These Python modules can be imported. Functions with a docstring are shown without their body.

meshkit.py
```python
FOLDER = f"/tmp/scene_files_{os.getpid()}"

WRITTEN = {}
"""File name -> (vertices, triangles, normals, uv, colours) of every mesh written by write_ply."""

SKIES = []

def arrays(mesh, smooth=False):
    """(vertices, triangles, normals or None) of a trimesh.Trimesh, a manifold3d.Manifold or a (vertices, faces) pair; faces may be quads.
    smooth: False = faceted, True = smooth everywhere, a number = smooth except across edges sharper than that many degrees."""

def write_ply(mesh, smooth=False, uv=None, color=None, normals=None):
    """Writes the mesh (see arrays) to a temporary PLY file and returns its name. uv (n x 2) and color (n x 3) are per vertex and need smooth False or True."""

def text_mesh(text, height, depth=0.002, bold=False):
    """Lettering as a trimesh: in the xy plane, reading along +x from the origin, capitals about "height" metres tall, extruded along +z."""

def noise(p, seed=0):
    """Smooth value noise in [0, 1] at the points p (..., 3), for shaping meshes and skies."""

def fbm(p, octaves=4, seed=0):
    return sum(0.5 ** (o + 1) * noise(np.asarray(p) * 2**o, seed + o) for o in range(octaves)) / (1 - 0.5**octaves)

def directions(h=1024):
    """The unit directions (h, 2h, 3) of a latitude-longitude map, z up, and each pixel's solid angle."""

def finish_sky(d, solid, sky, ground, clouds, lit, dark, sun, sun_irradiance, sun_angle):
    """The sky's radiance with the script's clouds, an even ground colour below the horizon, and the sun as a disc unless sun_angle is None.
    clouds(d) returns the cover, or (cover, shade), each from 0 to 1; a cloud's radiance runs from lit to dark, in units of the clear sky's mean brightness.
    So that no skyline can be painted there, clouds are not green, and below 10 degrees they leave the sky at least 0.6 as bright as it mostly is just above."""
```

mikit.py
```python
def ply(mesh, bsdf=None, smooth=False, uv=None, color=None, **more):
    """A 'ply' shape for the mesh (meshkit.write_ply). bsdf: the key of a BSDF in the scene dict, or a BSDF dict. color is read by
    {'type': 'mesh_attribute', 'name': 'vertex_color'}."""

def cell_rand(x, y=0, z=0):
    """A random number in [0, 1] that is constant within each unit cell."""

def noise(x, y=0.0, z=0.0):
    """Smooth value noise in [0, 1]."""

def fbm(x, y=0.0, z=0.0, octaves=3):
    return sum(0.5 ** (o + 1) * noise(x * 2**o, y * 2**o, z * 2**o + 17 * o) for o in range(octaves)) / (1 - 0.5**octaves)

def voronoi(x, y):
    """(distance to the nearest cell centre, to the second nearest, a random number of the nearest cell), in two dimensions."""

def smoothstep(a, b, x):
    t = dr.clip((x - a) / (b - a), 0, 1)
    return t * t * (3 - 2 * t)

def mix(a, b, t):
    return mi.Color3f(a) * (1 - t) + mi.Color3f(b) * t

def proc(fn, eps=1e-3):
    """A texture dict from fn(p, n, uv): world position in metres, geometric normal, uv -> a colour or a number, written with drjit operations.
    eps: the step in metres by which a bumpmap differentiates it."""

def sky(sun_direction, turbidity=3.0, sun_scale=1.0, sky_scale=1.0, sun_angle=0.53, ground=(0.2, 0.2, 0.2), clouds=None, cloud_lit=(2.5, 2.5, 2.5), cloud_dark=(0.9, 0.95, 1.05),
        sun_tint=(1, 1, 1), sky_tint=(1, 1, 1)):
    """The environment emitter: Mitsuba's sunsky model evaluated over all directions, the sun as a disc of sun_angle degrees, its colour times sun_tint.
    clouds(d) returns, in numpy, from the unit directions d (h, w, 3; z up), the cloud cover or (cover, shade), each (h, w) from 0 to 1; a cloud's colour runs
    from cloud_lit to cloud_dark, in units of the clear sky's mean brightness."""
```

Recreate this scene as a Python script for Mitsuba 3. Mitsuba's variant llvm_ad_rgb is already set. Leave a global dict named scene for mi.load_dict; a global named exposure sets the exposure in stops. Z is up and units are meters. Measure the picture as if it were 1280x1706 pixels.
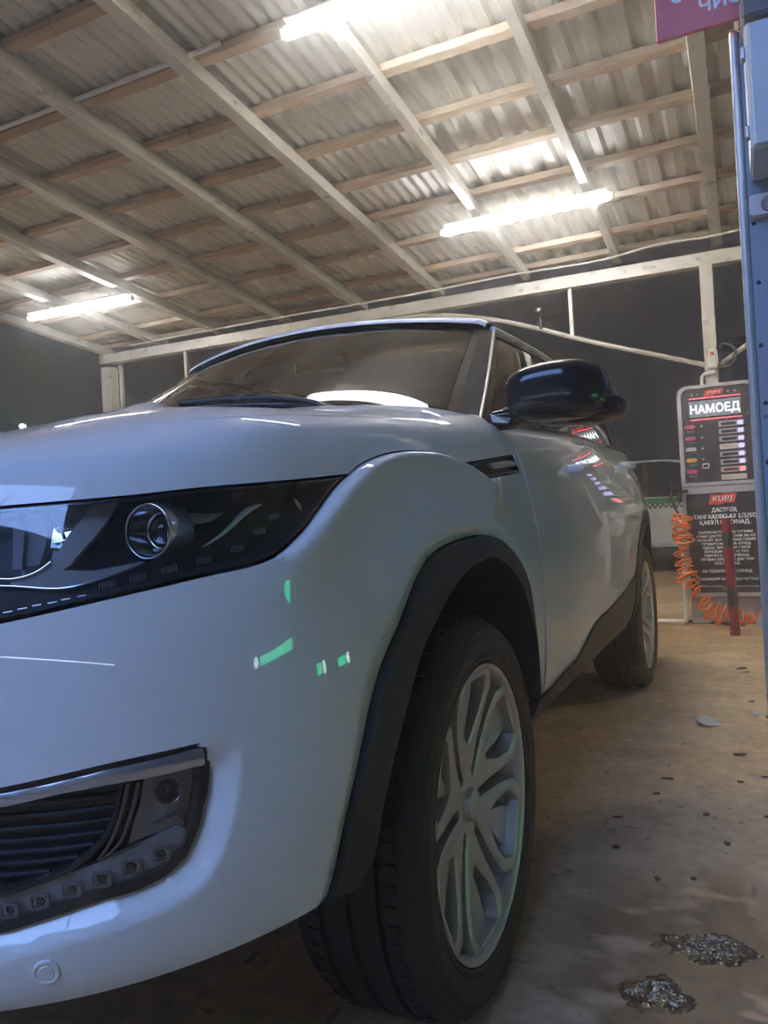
import math, random
import numpy as np, trimesh, mitsuba as mi, drjit as dr, mikit, meshkit
import shapely
from shapely.geometry import Polygon, box as sbox, LineString, Point
from shapely.ops import unary_union
from scipy.interpolate import PchipInterpolator, CubicSpline, Akima1DInterpolator, RBFInterpolator
from scipy.ndimage import gaussian_filter1d, map_coordinates
random.seed(4); rng = np.random.default_rng(4)
T = mi.ScalarTransform4f
scene, labels = {}, {}
# ------------------------------------------------------------------ camera, sky, lights, exposure
# x = towards the car's left side, y = towards its tail, z = up; the front axle stands over y = 0, the ground is z = 0
exposure = 0.68
CAM, YAW, PITCH, ROLL, FOCAL = np.array([1.3525, -1.3877, .9157]), .4404, .0075, -.0544, 1280.
def _camera():
    f = np.array([-math.sin(YAW)*math.cos(PITCH), math.cos(YAW)*math.cos(PITCH), math.sin(PITCH)])
    r = np.array([math.cos(YAW), math.sin(YAW), 0.]); u = np.cross(r, f)
    u = -math.sin(ROLL)*r+math.cos(ROLL)*u
    return f, u
_f, _u = _camera()
HAZE = .042             # extinction per metre of the haze, which also stands in for lens bloom
scene['haze'] = {'type': 'homogeneous', 'sigma_t': HAZE, 'albedo': {'type': 'rgb', 'value': [.96, .95, .92]}, 'phase': {'type': 'hg', 'g': .90}}
scene['camera'] = {'type': 'perspective', 'fov_axis': 'x', 'fov': 2*math.degrees(math.atan(640/FOCAL)), 'near_clip': .02, 'far_clip': 500., 'medium': {'type': 'ref', 'id': 'haze'},
                   'to_world': T().look_at(origin=CAM.tolist(), target=(CAM+_f).tolist(), up=_u.tolist())}
scene['night_sky'] = {'type': 'constant', 'radiance': {'type': 'rgb', 'value': [.012, .012, .014]}}
LAMP = 215.            # radiance of the canopy's tubes
BLUE_FILL = 4.1         # radiance of the unseen panels added to light the car's front blue
GREEN = 2.3
# ------------------------------------------------------------------ helpers
def rgb(*c): return {'type': 'rgb', 'value': list(c)}
def mat(key, base, rough=.5, metal=0., bump=None, scale=.001, **more):
    m = {'type': 'principled', 'base_color': base if isinstance(base, dict) else rgb(*base), 'roughness': rough, 'metallic': metal, **more}
    if bump is not None: m = {'type': 'bumpmap', 'arbitrary': bump, 'scale': scale, 'bsdf': m}
    scene[key] = {'type': 'twosided', 'bsdf': m}
def numbered(key):
    if key not in scene and key not in labels: return key
    n = 1
    while f'{key}_{n:03d}' in scene or f'{key}_{n:03d}' in labels: n += 1
    return f'{key}_{n:03d}'
def put(key, mesh, bsdf, smooth=30, **more):
    key = numbered(key)
    scene[key] = mikit.ply(mesh, bsdf, smooth=smooth, **more)
    return key
def lab(key, label=None, category=None, group=None, kind=None):
    d = {}
    if label: d['label'] = label
    if category: d['category'] = category
    if group: d['group'] = group
    if kind: d['kind'] = kind
    labels[key] = d
def cat(*ms): return trimesh.util.concatenate([m for m in ms])
def bevel(size, c=(0, 0, 0), r=.004):
    a, b, d = [x/2 for x in size]; r = min(r, .45*min(a, b, d)*2)
    pts = [(sx*(a-i*r), sy*(b-j*r), sz*(d-k*r)) for sx in (-1, 1) for sy in (-1, 1) for sz in (-1, 1) for i, j, k in ((0, 1, 1), (1, 0, 1), (1, 1, 0))]
    m = trimesh.convex.convex_hull(np.array(pts)); m.apply_translation(c); return m
def beam(p0, p1, w, h, up=(0, 0, 1), r=.004):
    p0, p1 = np.array(p0, float), np.array(p1, float); d = p1-p0; L = np.linalg.norm(d); d /= L
    s = np.cross(d, up); s /= np.linalg.norm(s); u = np.cross(s, d)
    m = bevel((L, w, h), r=r); M = np.eye(4); M[:3, 0], M[:3, 1], M[:3, 2], M[:3, 3] = d, -s, u, (p0+p1)/2
    m.apply_transform(M); return m
def spline(pts, n, closed=False):
    pts = np.array(pts, float)
    if closed: pts = np.vstack([pts, pts[:1]])
    t = np.r_[0, np.cumsum(np.linalg.norm(np.diff(pts, axis=0), axis=1)**.7)]
    return CubicSpline(t, pts, bc_type='periodic' if closed else 'natural')(np.linspace(0, t[-1], n))
def tube(pts, r, n=10):
    pts = np.array(pts, float); r = np.broadcast_to(r, len(pts))
    t = np.gradient(pts, axis=0); t /= np.linalg.norm(t, axis=1, keepdims=True)
    a = np.cross(t[0], [0, 0, 1] if abs(t[0][2]) < .9 else [1, 0, 0]); a /= np.linalg.norm(a)
    V = []
    for i in range(len(pts)):
        a = a-t[i]*(a@t[i]); a /= np.linalg.norm(a); b = np.cross(t[i], a)
        k = np.arange(n)*2*np.pi/n
        V.append(pts[i]+r[i]*(np.cos(k)[:, None]*a+np.sin(k)[:, None]*b))
    V = np.vstack(V+[pts[:1], pts[-1:]]); F = []
    for i in range(len(pts)-1):
        for j in range(n):
            p, q = i*n+j, i*n+(j+1) % n
            F += [(p, q, q+n), (p, q+n, p+n)]
    e = len(pts)*n
    for j in range(n):
        F += [(e, (j+1) % n, j), (e+1, e-n+j, e-n+(j+1) % n)]
    return trimesh.Trimesh(V, F, process=False)
def lathe(profile, n=64, closed=False):
    """profile (r, z) turned about z."""
    P = np.array(profile, float); m = len(P); k = np.arange(n)*2*np.pi/n
    V = np.stack([P[:, 0][None]*np.cos(k)[:, None], P[:, 0][None]*np.sin(k)[:, None], np.broadcast_to(P[:, 1], (n, m))], -1).reshape(-1, 3)
    F = []
    for i in range(n):
        for j in range(m-1 if not closed else m):
            a, b, c, d = i*m+j, i*m+(j+1) % m, ((i+1) % n)*m+(j+1) % m, ((i+1) % n)*m+j
            F += [(a, d, c), (a, c, b)]
    return trimesh.Trimesh(V, F, process=False)
def xform(m, M):
    m = m.copy(); m.apply_transform(M); return m
def frame(origin, x, y, z=None):
    M = np.eye(4); x, y = np.array(x, float), np.array(y, float); x /= np.linalg.norm(x); y = y-x*(x@y); y /= np.linalg.norm(y)
    M[:3, 0], M[:3, 1], M[:3, 2], M[:3, 3] = x, y, np.cross(x, y), origin; return M
def extrude(poly, h):
    ps = getattr(poly, 'geoms', [poly]); return cat(*[trimesh.creation.extrude_polygon(g, h, engine='earcut') for g in ps if g.area > 1e-9])
def face_y(m, x, y, z):
    """local xy drawing, +z towards the viewer -> upright plane that faces -y."""
    return xform(m, frame((x, y, z), (1, 0, 0), (0, 0, 1)))
def text(s, h, x, y, z, depth=.002, bold=True, align='c', width=None, slant=0.):
    m = meshkit.text_mesh(s, h, depth, bold)
    lo, hi = m.bounds[0][0], m.bounds[1][0]
    if width: m.vertices[:, 0] *= width/(hi-lo); lo, hi = m.bounds[0][0], m.bounds[1][0]
    m.vertices[:, 0] -= {'c': (lo+hi)/2, 'l': lo, 'r': hi}[align]
    m.vertices[:, 0] += slant*m.vertices[:, 1]
    return face_y(m, x, y, z)
def rrect(w, h, r, c=(0, 0)):
    return sbox(c[0]-w/2+r, c[1]-h/2+r, c[0]+w/2-r, c[1]+h/2-r).buffer(r, 8) if r > 0 else sbox(c[0]-w/2, c[1]-h/2, c[0]+w/2, c[1]+h/2)
def skin(poly, base, res=(.012, .012), off=0., skirt=0., skirt_to=None, dens=None, flip=False):
    """The part of the surface base(u, v, off) inside the polygon, as a mesh of small quads; skirt turns its edge inward by that much."""
    polys = list(getattr(poly, 'geoms', [poly])); V, F = [], []
    idx = {}
    def vid(u, v):
        k = (round(u, 6), round(v, 6))
        if k not in idx: idx[k] = len(V); V.append(k)
        return idx[k]
    rings = []
    for pg in polys:
        if pg.area < 1e-8: continue
        u0, v0, u1, v1 = pg.bounds
        us = np.arange(math.floor(u0/res[0]), math.ceil(u1/res[0])+1)*res[0]; vs = np.arange(math.floor(v0/res[1]), math.ceil(v1/res[1])+1)*res[1]
        pg = shapely.segmentize(pg, min(res)*.8)
        pg = shapely.geometry.polygon.orient(pg)
        UU, VV = np.meshgrid(us[:-1], vs[:-1], indexing='ij')
        cells = shapely.box(UU.ravel(), VV.ravel(), UU.ravel()+res[0], VV.ravel()+res[1])
        shapely.prepare(pg)
        inside = shapely.contains_properly(pg, cells); touch = shapely.intersects(pg, cells) & ~inside
        for u, v in zip(UU.ravel()[inside], VV.ravel()[inside]):
            a, b, c, d = vid(u, v), vid(u+res[0], v), vid(u+res[0], v+res[1]), vid(u, v+res[1]); F += [(a, b, c), (a, c, d)]
        for piece in shapely.intersection(pg, cells[touch]):
            for g in getattr(piece, 'geoms', [piece]):
                if g.geom_type != 'Polygon' or g.area < 1e-10: continue
                g = shapely.geometry.polygon.orient(g)
                tv, tf = trimesh.creation.triangulate_polygon(g, engine='earcut')
                ii = [vid(*q) for q in tv]
                for f in tf:
                    (x0, y0), (x1, y1), (x2, y2) = tv[f]
                    if abs((x1-x0)*(y2-y0)-(x2-x0)*(y1-y0)) < 1e-12: continue
                    f = f if (x1-x0)*(y2-y0)-(x2-x0)*(y1-y0) > 0 else f[::-1]
                    F.append(tuple(ii[k] for k in f))
        rings += [np.array(r.coords) for r in [pg.exterior, *pg.interiors]]
    V = np.array(V); F = np.array(F)
    o = off(V[:, 0], V[:, 1]) if callable(off) else off
    P = base(V[:, 0], V[:, 1], o); m = trimesh.Trimesh(P, F, process=False)
    ms = [m]
    if skirt or skirt_to is not None:
        for r in rings:
            ro = off(r[:, 0], r[:, 1]) if callable(off) else off
            A = base(r[:, 0], r[:, 1], ro)
            n = len(A); levels = [A]
            if skirt_to is not None: levels.append(skirt_to(A, r))
            else: levels.append(base(r[:, 0], r[:, 1], ro-skirt))
            W = np.vstack(levels); Q = []
            for i in range(n-1): Q += [(i, i+n, i+1), (i+1, i+n, i+1+n)]
            ms.append(trimesh.Trimesh(W, Q, process=False))
    m = cat(*ms)
    if flip: m.invert()
    return m
def mirror(m):
    m = m.copy(); m.vertices[:, 0] *= -1; m.faces = m.faces[:, ::-1]; return m
# ------------------------------------------------------------------ materials of the place
def f_floor(p, n, uv):
    x, y = p.x, p.y
    big = mikit.fbm(x*.7+3, y*.7, 0., octaves=4); fine = mikit.fbm(x*38, y*38, 1., octaves=3); mid = mikit.fbm(x*5, y*9, 4., octaves=4)
    c = mikit.mix((.40, .28, .165), (.58, .42, .255), mikit.smoothstep(.3, .7, big))
    c = c*(.82+.36*fine)*(.8+.4*mid)
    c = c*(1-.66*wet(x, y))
    spots = mikit.smoothstep(.90, .93, mikit.noise(x*31+9, y*31, 2.))
    return c*(1-.35*spots)
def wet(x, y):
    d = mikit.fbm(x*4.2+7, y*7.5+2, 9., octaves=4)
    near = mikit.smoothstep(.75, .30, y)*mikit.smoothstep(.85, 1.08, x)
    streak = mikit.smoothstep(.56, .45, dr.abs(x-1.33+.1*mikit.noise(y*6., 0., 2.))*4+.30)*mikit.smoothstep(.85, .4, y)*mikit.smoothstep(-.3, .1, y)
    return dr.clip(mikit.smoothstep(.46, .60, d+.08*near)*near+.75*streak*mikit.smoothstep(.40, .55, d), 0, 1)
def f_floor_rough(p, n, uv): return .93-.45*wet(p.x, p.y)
def f_floor_bump(p, n, uv):
    x, y = p.x, p.y
    return .0012*mikit.fbm(x*60, y*60, 0., octaves=3)
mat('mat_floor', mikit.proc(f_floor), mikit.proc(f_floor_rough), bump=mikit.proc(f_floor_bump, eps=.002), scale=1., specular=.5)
def f_sheet(p, n, uv):
    c = mikit.mix((.40, .40, .36), (.52, .51, .455), mikit.fbm(p.x*2.2, p.y*1.3, 1., octaves=4))
    return c*(1-.12*mikit.smoothstep(.55, .75, mikit.fbm(p.x*9, p.y*1.2, 6., octaves=3)))
mat('mat_sheet', mikit.proc(f_sheet), .55)
def f_wood(p, n, uv):
    g = mikit.fbm(p.x*2.5, p.y*45, p.z*45, octaves=4)
    return mikit.mix((.25, .175, .12), (.38, .28, .20), g)*(.8+.4*mikit.noise(p.x*.8, dr.floor(p.y*2.1)*7.))
mat('mat_wood', mikit.proc(f_wood), .75)
def f_steel(p, n, uv):
    c = mikit.mix((.40, .385, .355), (.52, .50, .46), mikit.fbm(p.x*4, p.y*4, p.z*4, octaves=3))
    return c*(1-.3*mikit.smoothstep(.66, .78, mikit.fbm(p.x*14, p.y*14, p.z*14, octaves=3)))
mat('mat_steel', mikit.proc(f_steel), .5)
def f_rafter(p, n, uv): return f_steel(p, n, uv)*.72
mat('mat_rafter', mikit.proc(f_rafter), .5)
mat('mat_white_plastic', (.68, .66, .60), .45)
mat('mat_dark', (.012, .012, .013), .6)
mat('mat_night_wall', (.030, .030, .034), .8)
mat('mat_black_gloss', (.014, .014, .016), .12)
mat('mat_grey_metal', (.42, .41, .40), .4, .6)
mat('mat_silver_frame', (.50, .50, .50), .38, .4)
mat('mat_board_black', (.016, .016, .019), .35)
mat('mat_text_white', (.92, .92, .92), .6)
mat('mat_red', (.62, .05, .035), .5)
mat('mat_bollard_red', (.13, .009, .015), .5)
mat('mat_bollard_black', (.018, .018, .018), .5)
mat('mat_orange', (1., .24, .04), .35)
mat('mat_pink_sign', (.72, .17, .175), .5)
mat('mat_paper', (.62, .58, .52), .8)
mat('mat_leaf', (.055, .035, .02), .9)
def glow(key, mesh, col, bsdf='mat_dark', smooth=30):
    return put(key, mesh, bsdf, smooth=smooth, emitter={'type': 'area', 'radiance': rgb(*col)})
# ------------------------------------------------------------------ floor
g = bevel((90, 90, .3), (0, 10, -.15), r=.01)
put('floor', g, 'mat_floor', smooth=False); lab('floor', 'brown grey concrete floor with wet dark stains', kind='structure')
# ------------------------------------------------------------------ canopy roof
def zr(y): return 2.92+.0827*(5.1-y)          # underside of the rafters
YR0, YR1 = -.55, 5.28
RAFT = [2.83, 3.61, 4.39, 5.17, 1.25, .50, -.27, -1.08, -1.86, -2.70, -3.50, -4.30, -5.08, 2.05]
PURL = [-.22, .28, .79, 1.29, 1.79, 2.29, 2.78, 3.26, 3.75, 4.26, 4.83, 5.20]
lab('ceiling', 'canopy roof of corrugated sheets on wooden purlins and steel rafters', kind='structure')
def sheet(x0, x1, kind):
    if kind:  # trapezoidal ribs
        xs, zs = [], []
        k = x0
        while k < x1-.01:
            xs += [k, k+.055, k+.080, k+.125]; zs += [0, 0, .020, .020]; k += .150
        xs += [k, k+.03]; zs += [0, 0]
    else:
        xs = np.arange(x0, x1+.03, .0127); zs = .011+.011*np.cos((xs-x0)/.076*2*np.pi)
    xs, zs = np.array(xs), np.array(zs); ys = np.array([YR0, 1.3, 2.79, 4.25, YR1])
    V = np.array([(x, y, zr(y)+.128+z) for y in ys for x, z in zip(xs, zs)]); n = len(xs); F = []
    for j in range(len(ys)-1):
        for i in range(n-1): a = j*n+i; F += [(a, a+1, a+n+1), (a, a+n+1, a+n)]
    top = V+[0, 0, .0012]; m = len(V)
    return trimesh.Trimesh(np.vstack([V, top]), [f[::-1] for f in F]+[tuple(i+m for i in f) for f in F], process=False)
x = -5.32
while x < -.5: put('ceiling__sheet', sheet(x, x+.836, 0), 'mat_sheet', smooth=50); x += .836
while x < 5.4: put('ceiling__sheet', sheet(x, x+.90, 1), 'mat_sheet', smooth=20); x += .90
for y in PURL:
    for a, b in ((-5.3, -1.5), (-1.5, 2.05), (2.05, 5.6)) if PURL.index(y) % 2 else ((-5.3, -2.7), (-2.7, .5), (.5, 3.61), (3.61, 5.6)):
        put('ceiling__purlin', beam((a, y, zr(y)+.103), (b-.004, y, zr(y)+.103), .075, .046), 'mat_wood')
for i, x in enumerate(RAFT):
    w = .058 if -.5 < x < .6 else .082
    put('ceiling__rafter', beam((x, YR0, zr(YR0)+.04), (x, 5.24, zr(5.24)+.04), w, .078), 'mat_rafter')
lab('ceiling__conduit', 'thin white conduit pipe')
put('ceiling__conduit', tube([(-3.6, 1.70, zr(1.7)+.07), (-2.0, 1.71, zr(1.7)+.072), (-.85, 1.70, zr(1.7)+.07)], .013), 'mat_white_plastic')
# ------------------------------------------------------------------ the steel frame that carries the roof's far edge
YB = 5.12
lab('canopy_frame', 'white painted steel beam, posts and bowed truss at the far edge of the canopy', kind='structure')
put('canopy_frame__beam', beam((-5.12, YB, 2.855), (5.6, YB, 2.73), .1, .105), 'mat_steel')
for x, w in ((1.165, .095), (-5.02, .13)):
    put('canopy_frame__post', beam((x, YB, 0), (x, YB, 2.76), w, w, up=(0, 1, 0)), 'mat_steel')
put('canopy_frame__post', beam((-4.945, YB+.1, 0), (-4.945, YB+.1, 2.8), .04, .04, up=(0, 1, 0)), 'mat_steel')
put('canopy_frame__arch', tube(spline([(-4.95, YB, 2.02), (-4.4, YB, 2.24), (-3.78, YB, 2.43), (-3.16, YB, 2.60), (-2.4, YB, 2.735), (-1.72, YB, 2.76), (-1.236, YB, 2.735), (-.892, YB, 2.68), (-.51, YB, 2.578), (-.15, YB, 2.445), (.338, YB, 2.25), (.796, YB, 2.087), (1.13, YB, 1.965)], 60), .020, 12), 'mat_steel')
put('canopy_frame__arch', tube(spline([(1.21, YB, 1.95), (1.384, YB, 2.06), (1.9, YB, 2.35), (2.5, YB, 2.55)], 20), .020, 12), 'mat_steel')
for x, z0, z1 in ((.114, 2.34, 2.78), (-3.94, 2.38, 2.80), (-1.9, 2.74, 2.82)):
    put('canopy_frame__strut', beam((x, YB, z0), (x, YB, z1), .034, .034, up=(0, 1, 0)), 'mat_steel')
put('power_cable', tube(spline([(-4.6, 5.0, 2.93), (-2.6, 5.0, 2.925), (-1.05, 4.98, 2.90), (-.2, 4.98, 2.905), (.47, 4.98, 2.895), (.85, 4.98, 2.93), (1.19, 4.98, 2.915), (1.5, 4.98, 2.93), (2.2, 4.98, 2.91)], 60), .009, 8), 'mat_white_plastic')
lab('power_cable', 'thin white cable sagging along the top of the canopy beam', 'cable')
# switch box with its cable on the right post
bx = bevel((.075, .05, .15), (1.178, 5.045, 2.0), r=.012)
put('switch_box__body', bx, 'mat_white_plastic'); lab('switch_box', 'small white switch box on the post above the payment kiosk', 'switch box')
put('switch_box__knob', xform(lathe([(0, .014), (.011, .012), (.012, 0)], 16), frame((1.178, 5.02, 2.035), (1, 0, 0), (0, 0, 1))), 'mat_red')
lab('switch_box__knob', 'red knob')
put('switch_box__cable', tube(spline([(1.20, 5.05, 2.06), (1.26, 5.04, 2.10), (1.33, 5.04, 2.06), (1.335, 5.05, 1.98), (1.27, 5.06, 1.93), (1.21, 5.06, 1.94)], 30), .010, 8), 'mat_dark'); lab('switch_box__cable', 'black cable loop')
put('conduit_pipe', tube(np.vstack([spline([(1.19, 5.045, 1.90), (1.14, 5.045, 1.893), (1.10, 5.045, 1.875), (1.094, 5.045, 1.83)], 10), [(1.094, 5.045, 1.2)]]), .014), 'mat_white_plastic')
lab('conduit_pipe', 'bent white conduit running down the right post behind the kiosk', 'pipe')
cm = cat(bevel((.06, .10, .055), (-.141, 5.08, 2.585), r=.012), xform(lathe([(0, .012), (.02, .01), (.022, -.02)], 16), frame((-.141, 5.025, 2.585), (1, 0, 0), (0, 0, 1))))
put('security_camera__body', cm, 'mat_black_gloss'); put('security_camera__bracket', tube([(-.141, 5.10, 2.44), (-.141, 5.10, 2.57)], .012), 'mat_black_gloss')
lab('security_camera', 'small dark camera perched on the bowed truss above the car roof', 'camera')
# ------------------------------------------------------------------ tube lamps under the rafters
def lamp(p0, p1, label, power=1.):
    k = numbered('tube_lamp'); p0, p1 = np.array(p0), np.array(p1); d = (p1-p0)/np.linalg.norm(p1-p0); labels[k] = {}
    prof = [p0, p0+d*.006, p0+d*.02, p0+d*.04]; rr = [.010, .022, .029, .031]
    P = np.array(prof+[q for q in (p1-d*.04, p1-d*.02, p1-d*.006, p1)]); R_ = np.array(rr+rr[::-1])
    glow(k+'__tube', tube(P, R_, 20), (LAMP*power, LAMP*power*.90, LAMP*power*.74), 'mat_white_plastic')
    for e, s in ((p0, 1), (p1, -1)):
        put(k+'__end_cap', tube([e-d*s*.012, e-d*s*.001], .022, 20), 'mat_white_plastic')
    for t in (.2, .8):
        q = p0+(p1-p0)*t; put(k+'__hanger', tube([q+[0, 0, .028], q+[0, 0, .09]], .006, 8), 'mat_grey_metal')
    put(k+'__housing', beam(p0+d*.03+[0, 0, .036], p1-d*.03+[0, 0, .037], .105, .012), 'mat_white_plastic')  # housing made wide to keep the tube's light off the roof sheets
    lab(k, label, 'lamp')
lamp((-.525, 3.84, 2.945), (.664, 3.84, 2.945), 'glowing tube lamp under the roof above the machine side, right of the other two')
lamp((-4.60, 3.715, 2.952), (-3.40, 3.77, 2.949), 'glowing tube lamp farthest left, above the left canopy post')
lamp((-.43, 1.60, 3.125), (.77, 1.62, 3.120), 'large glowing tube lamp nearest the viewer, cut by the top of the picture')
labels['tube_lamp']['label'] = 'glowing tube lamp under the far right rafters, above the mirror and payment kiosk'
lamp((2.95, 3.84, 2.945), (4.15, 3.84, 2.945), 'tube lamp added in the next bay to brighten the car side, unseen behind the blue pillar', .55)  # added lamp, out of view, brightens the doors
# ------------------------------------------------------------------ night surroundings
put('dark_building__wall', bevel((16, .4, 4.2), (9.2, 17, 2.1), r=.02), 'mat_night_wall')
for i, (x, z) in enumerate(((1.75, 2.2), (3.2, 2.3), (5.2, 2.3))):
    put('dark_building__window', bevel((.9, .06, .5), (x, 16.78, z), r=.01), 'mat_black_gloss')
put('dark_building__roof_edge', bevel((16.2, .8, .14), (9.2, 16.9, 4.25), r=.02), 'mat_night_wall')
lab('dark_building', 'unlit dark building standing in the night behind the taxi', 'building')
for i, (x, z) in enumerate(((-36.9, 6.85), (-36.3, 7.35))):
    k = 'street_light' if i == 0 else 'street_light_001'
    put(k+'__pole', tube([(x, 30.3, 0), (x, 30.3, z+.15)], .06), 'mat_grey_metal')
    put(k+'__arm', tube([(x, 30.3, z+.14), (x, 30, z+.14)], .03), 'mat_grey_metal')
    glow(k+'__lamp_head', trimesh.creation.icosphere(subdivisions=2, radius=.17 if i == 0 else .15).apply_translation((x, 30, z)), (36, 42, 30) if i == 0 else (22, 34, 22))
    lab(k, 'lower and brighter of the two far white green street lights beyond the hood' if i == 0 else 'higher of the two far white green street lights beyond the hood', 'street light')
# unseen wall of light panels, added behind the viewer for the blue front light
k = 'fill_light_wall'
put(k+'__wall', bevel((19.5, .4, 11.2), (.3, -7.9, 5.6), r=.02), 'mat_night_wall')
for i in range(4):
    x = -7.2+i*2.9
    glow(k+'__fill_panel', bevel((2.8, .06, 4.4), (x, -7.6, 7.6), r=.01), (BLUE_FILL*.36, BLUE_FILL*.62, BLUE_FILL*1.36))
glow(k+'__light_strip', bevel((15, .05, .035), (-1.7, -7.62, 1.95), r=.01), (9, 9.6, 14))
lab(k, 'unseen wall with pale blue light panels added to light the front of the car', 'building')
# green lit sign band of the filling station to the car's left (seen mirrored in the paint)
k = 'filling_station_sign'
for i, (y0, y1, z, h) in enumerate(((-.75, 2.3, 1.42, .30), (4.75, 5.4, .40, .34), (7.6, 8.6, .30, .30))):
    glow(k+'__green_band', bevel((.1, y1-y0, h), (12, (y0+y1)/2, z), r=.01), (.02*GREEN, 2.3*GREEN, .95*GREEN))
    y = y0-.35 if i == 0 else y1+.35
    glow(k+'__emblem', xform(trimesh.creation.cylinder(radius=.20, height=.1, sections=24), frame((12, y, z), (0, 1, 0), (0, 0, 1))), (5, 6.5, 6))
for y in (0, 5, 11): put(k+'__post', bevel((.12, .12, 1.8), (12.12, y, .9)), 'mat_grey_metal')
lab(k, 'green lit sign band with white emblems of a filling station across the yard', 'sign')
# ------------------------------------------------------------------ blue pillar at the right with sign, cabinet and lock
def f_blue(p, n, uv):
    c = mikit.mix((.20, .25, .30), (.25, .30, .355), mikit.fbm(p.x*2, p.y*2, p.z*1.3, octaves=4))
    chips = mikit.smoothstep(.80, .84, mikit.noise(p.x*31, p.y*31, p.z*19))
    return c*(1-.55*chips)
mat('mat_cap_grey', (.13, .125, .12), .6)
mat('mat_blue_panel', mikit.proc(f_blue), .45)
mat('mat_cabinet_blue', (.46, .50, .50), .4)
put('blue_pillar__panel', bevel((.62, .30, 2.34), (1.402+.31, 1.36, 1.17), r=.006), 'mat_blue_panel')
put('blue_pillar__edge_trim', tube([(1.391, 1.212, .002), (1.391, 1.212, 2.335)], .0125, 16), 'mat_silver_frame', smooth=50); lab('blue_pillar__edge_trim', 'bare metal corner strip')
put('blue_pillar__cap', bevel((.7, .4, .5), (1.402+.35, 1.42, 2.595), r=.006), 'mat_cap_grey')
for i, z in enumerate((1.02, 1.2, 1.375, 1.565, 1.745)):
    put('blue_pillar__rivet', xform(lathe([(0, .003), (.006, .0015), (.007, 0)], 10), frame((1.418+.004*(i % 2), 1.2105, z), (1, 0, 0), (0, 0, 1))), 'mat_dark')
lab('blue_pillar', 'tall blue painted panel pillar at the right edge of the picture', 'pillar')
k = 'wall_cabinet'
put(k+'__body', bevel((.46, .24, .352), (1.645, 1.085, 2.044), r=.008), 'mat_cabinet_blue')
put(k+'__door', bevel((.44, .012, .335), (1.645, .962, 2.044), r=.004), 'mat_cabinet_blue')
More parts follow.
